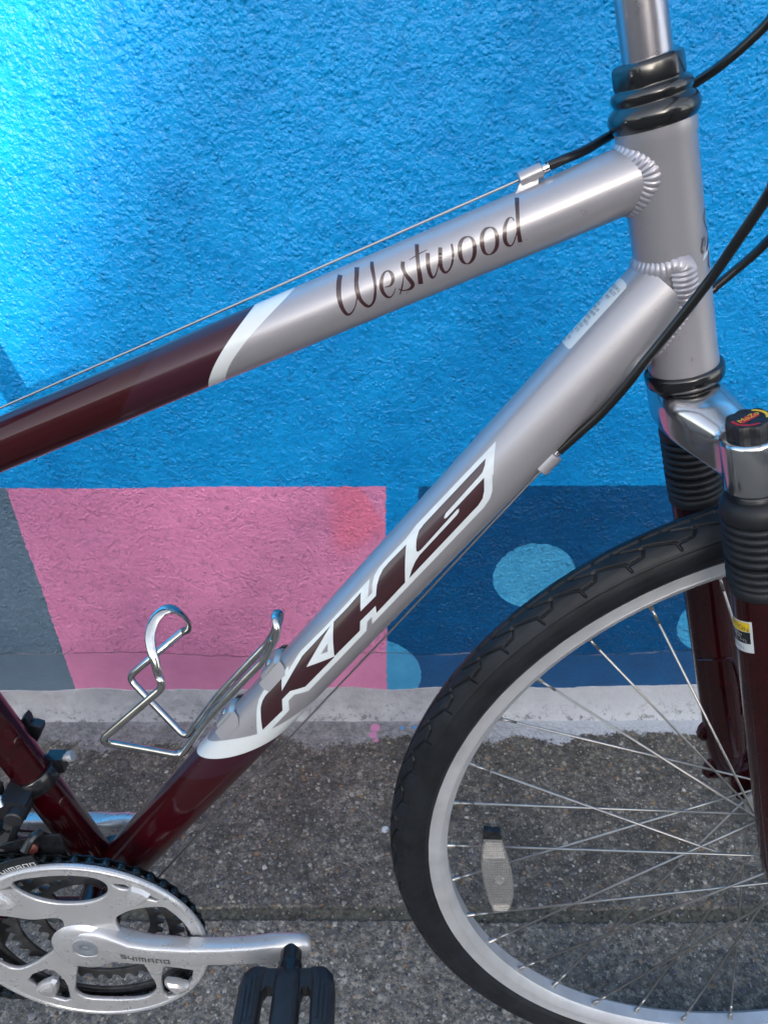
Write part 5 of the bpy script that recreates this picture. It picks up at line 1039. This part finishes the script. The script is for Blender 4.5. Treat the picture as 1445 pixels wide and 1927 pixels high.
for u in (430.0, 366.0):
    p = [DT.at(u + d, 90, 0) for d in (-16, 16)]
    rg = []
    for d, hh in ((-12, .5), (-9, 3.8), (9, 3.8), (12, .5)):
        rg.append([DT.at(u + d, 90, hh + b) + np.array([0, a, 0]) for a, b in ((-9, -1.3), (-7, .4), (7, .4), (9, -1.3), (9, -2.4), (7, -.9), (-7, -.9), (-9, -2.4))])
    V_, F_ = loft(rg); BCp(mesh_obj('bracket', V_, F_, M['alloy'], bc, smooth=30))
    rg = [[DT.at(u + d, 90 + s_ * 52, h_) for d in (-13, 13)] for s_ in (-1, 1) for h_ in (.4, 1.6)]
    V_, F_ = lathe([(2, 3.4), (4.4, 3.4), (5.0, 2.8), (5.3, 1.8), (5.3, .02)], DT.at(u, 90, 0), DT.n, 20); BCp(mesh_obj('bracket_bolt', V_, F_, M['chrome'], bc))
    for a_ in (-1, 1):
        V = []; F = []
        for i_, d in enumerate(np.linspace(-14, 14, 6)):
            for j_, (ang, h_) in enumerate(((90 + a_ * 22, 3.4), (90 + a_ * 34, 1.1), (90 + a_ * 47, .7 - .2 * abs(d) / 14))): V.append(DT.at(u + d * (1 - .25 * (j_ == 2)), ang, h_))
        for i_ in range(5):
            for j_ in range(2): q = (i_ * 3 + j_, i_ * 3 + j_ + 1, (i_ + 1) * 3 + j_ + 1, (i_ + 1) * 3 + j_); F.append(q if a_ > 0 else q[::-1])
        BCp(mesh_obj('bracket_wing', V, F, M['silver'], bc, smooth=60))

# ---- cables and stops
def cable(name, pts, r, mat, parent=bike, k=8, seg=14): V_, F_ = sweep(cr(pts, k), r, seg); return mesh_obj(name, V_, F_, mat, parent, smooth=60)
cable('cable_housing', [(370.7, -15.0, 445.3), (380.9, -19.0, 459.3), (390.9, -24.0, 473.9), (401.0, -30.0, 493.1), (408.2, -34.0, 508.5), (416.3, -38.0, 524.7), (425.3, -44.0, 544.6), (432.3, -50.0, 562.2), (436.6, -58.0, 578.8), (441.8, -70.0, 602.1), (443.3, -84.0, 624.6), (478, -125, 735), (430, -180, 760)], 2.75, M['housing'])
cable('cable_housing', [(352, 14, 425), (385, 24, 462), (420, 29, 495), (462.2, 28.0, 532.7), (466.3, 28.0, 536.9), (476.3, 26.0, 547.9), (483.7, 22.0, 558.0), (488.0, 18.0, 566.3), (494.5, 5.0, 584.8), (520, -60, 665), (480, -130, 740)], 2.75, M['housing'])
cable('cable_housing', [(349.3, 0.0, 608.4), (359.4, 3.0, 612.0), (372.1, 10.0, 615.9), (388.3, 20.0, 623.0), (404.4, 28.0, 629.4), (420.6, 28.0, 639.3), (431.0, 24.0, 647.5), (439.1, 18.0, 654.2), (446.4, 12.0, 661.8), (451.7, 8.0, 668.0), (456.6, 4.0, 674.7), (464.0, -5.0, 687.7), (505, -60, 735), (470, -120, 760)], 2.6, M['housing'])
V_, F_ = sweep(np.array([(15.8 - 32 * 1.2, 0, 470.6 - 13.2 * 1.2), (335.9, 0, 602.3), (352, 0, 608.8)]), .8, 8); mesh_obj('brake_cable', V_, F_, M['cable'], bike)
V_, F_ = sweep(np.array([(360, -15, 431), (265.6, -13, 304.4), (130.1, -13, 127.0), (35, -13, 0)]), .8, 8); mesh_obj('shift_cable', V_, F_, M['cable'], bike)
V_, F_ = sweep(np.array([(345, 13, 416), (30, 13, -4)]), .8, 8); mesh_obj('shift_cable', V_, F_, M['cable'], bike)
def stop(p, d, L_, r_, foot, parent, r2=2.7):
    p = np.array(p, float); d = np.array(d, float); d /= np.linalg.norm(d)
    mb = MB().add(lathe([(-L_ / 2, r_ - .9), (-L_ / 2 + .6, r_), (L_ / 2 - .6, r_), (L_ / 2, r_ - .9)], p, d, 28)); foot = np.array(foot, float)
    side = np.cross(d, foot - p); side /= np.linalg.norm(side)
    for_ = [[q + d * a * L_ * .46 * sc + side * b * r_ * wd_ for a, b in ((-1, -1), (-1, 1), (1, 1), (1, -1))] for q, sc, wd_ in ((p, 1, .8), (p + (foot - p) * .6, .96, .7), (foot, 1.1, 1.0))]
    mb.add(loft(for_)); o = mb.build('cable_stop', M['silver'], parent, smooth=40)
    V_, F_ = lathe([(L_ / 2 - 1, r2), (L_ / 2 + 3.6, r2), (L_ / 2 + 3.9, r2 - .5)], p, d, 20); mesh_obj('ferrule', V_, F_, M['polished'], o)
dTT = -TT.e; stop((341.5, 0, 604.6), dTT + np.array([0, 0, .02]), 13.5, 4.3, TT.at(47, 90, -1), top_tube)
dDT = -DT.e; pS = np.array([364.5, -13.5, 437.2]); stop(pS, dDT, 14.5, 5.5, DT.at(106, -52, -1), down_tube)
stop((350, 13.5, 419.5), dDT, 13, 4.6, DT.at(124, -128, -1), down_tube)

# ---- rear triangle, seat post and saddle, mostly outside the picture
for sg in (-1, 1):
    V_, F_ = sweep(cr([(-14, sg * 24, -2), (-70, sg * 30, 6), (-150, sg * 38, 16), (-432, sg * 64, 64)], 5), 9, 16); mesh_obj('chainstay', V_, F_, M['maroon'], bike, smooth=60)
    V_, F_ = sweep(cr([(-138, sg * 14, 470), (-160, sg * 26, 440), (-300, sg * 52, 240), (-432, sg * 64, 70)], 5), 7.5, 14); mesh_obj('seatstay', V_, F_, M['maroon'], bike, smooth=60)
    plate('dropout', [(-450, 50), (-415, 52), (-412, 78), (-450, 84)], [], sg * 66, 6, 1, M['maroon'], bike)
sp0 = ST.p0; V_, F_ = lathe([(-130, 13.5), (20, 13.5)], sp0, ST.e, 32); mesh_obj('seat_post', V_, F_, M['polished'], bike)
V_, F_ = lathe([(-6, 17), (-6, 19.5), (10, 19.5), (10, 16)], sp0, ST.e, 32); mesh_obj('seat_clamp', V_, F_, M['black_gloss'], bike)
sc_ = sp0 - ST.e * 150; rg = []
for x, w_, h_, z_ in ((-150, 40, 12, 10), (-135, 72, 20, 6), (-95, 84, 24, 4), (-40, 66, 22, 2), (20, 36, 18, 2), (66, 22, 15, 2), (88, 17, 11, 1), (96, 8, 5, 0)):
    rg.append([(sc_[0] + x + 10, p, sc_[2] + z_ + q) for p, q in rrect(w_, h_, 5, .48)])
V_, F_ = loft(rg); mesh_obj('saddle', V_, F_, M['black_rubber'], bike, smooth=60)
# cassette-side sprocket cluster for the chain to run to
V_, F_ = lathe([(-52, 20), (-52, 34), (-36, 50), (-30, 50), (-30, 18)], (-432, 0, 66), (0, 1, 0), 40); mesh_obj('cassette', V_, F_, M['steel_dark'], bike)
# small toothed clip on the far side of the seat tube
_c = [tuple(q) for q in CLIP]
plate('tube_clip', _c, [], 21, 9, 1.0, M['black_plastic'], bike)
# cable guide and bottle bosses on the seat tube
for u_, an in ((ST.L - 112, 62), (ST.L - 186, 62)):
    V_, F_ = lathe([(-2, 4.6), (.8, 4.6), (1.1, 4.0), (1.1, 2.6), (-1.5, 2.4)], ST.at(u_, an, 0), ST.at(u_, an, 1) - ST.at(u_, an, 0), 20); mesh_obj('bottle_boss', V_, F_, M['maroon'], seat_tube)
cable('cable_housing', [(-35, 8, 44), (-50, 6, 60), (-66, -14, 90), (-70, -30, 120)], 1.2, M['housing'])
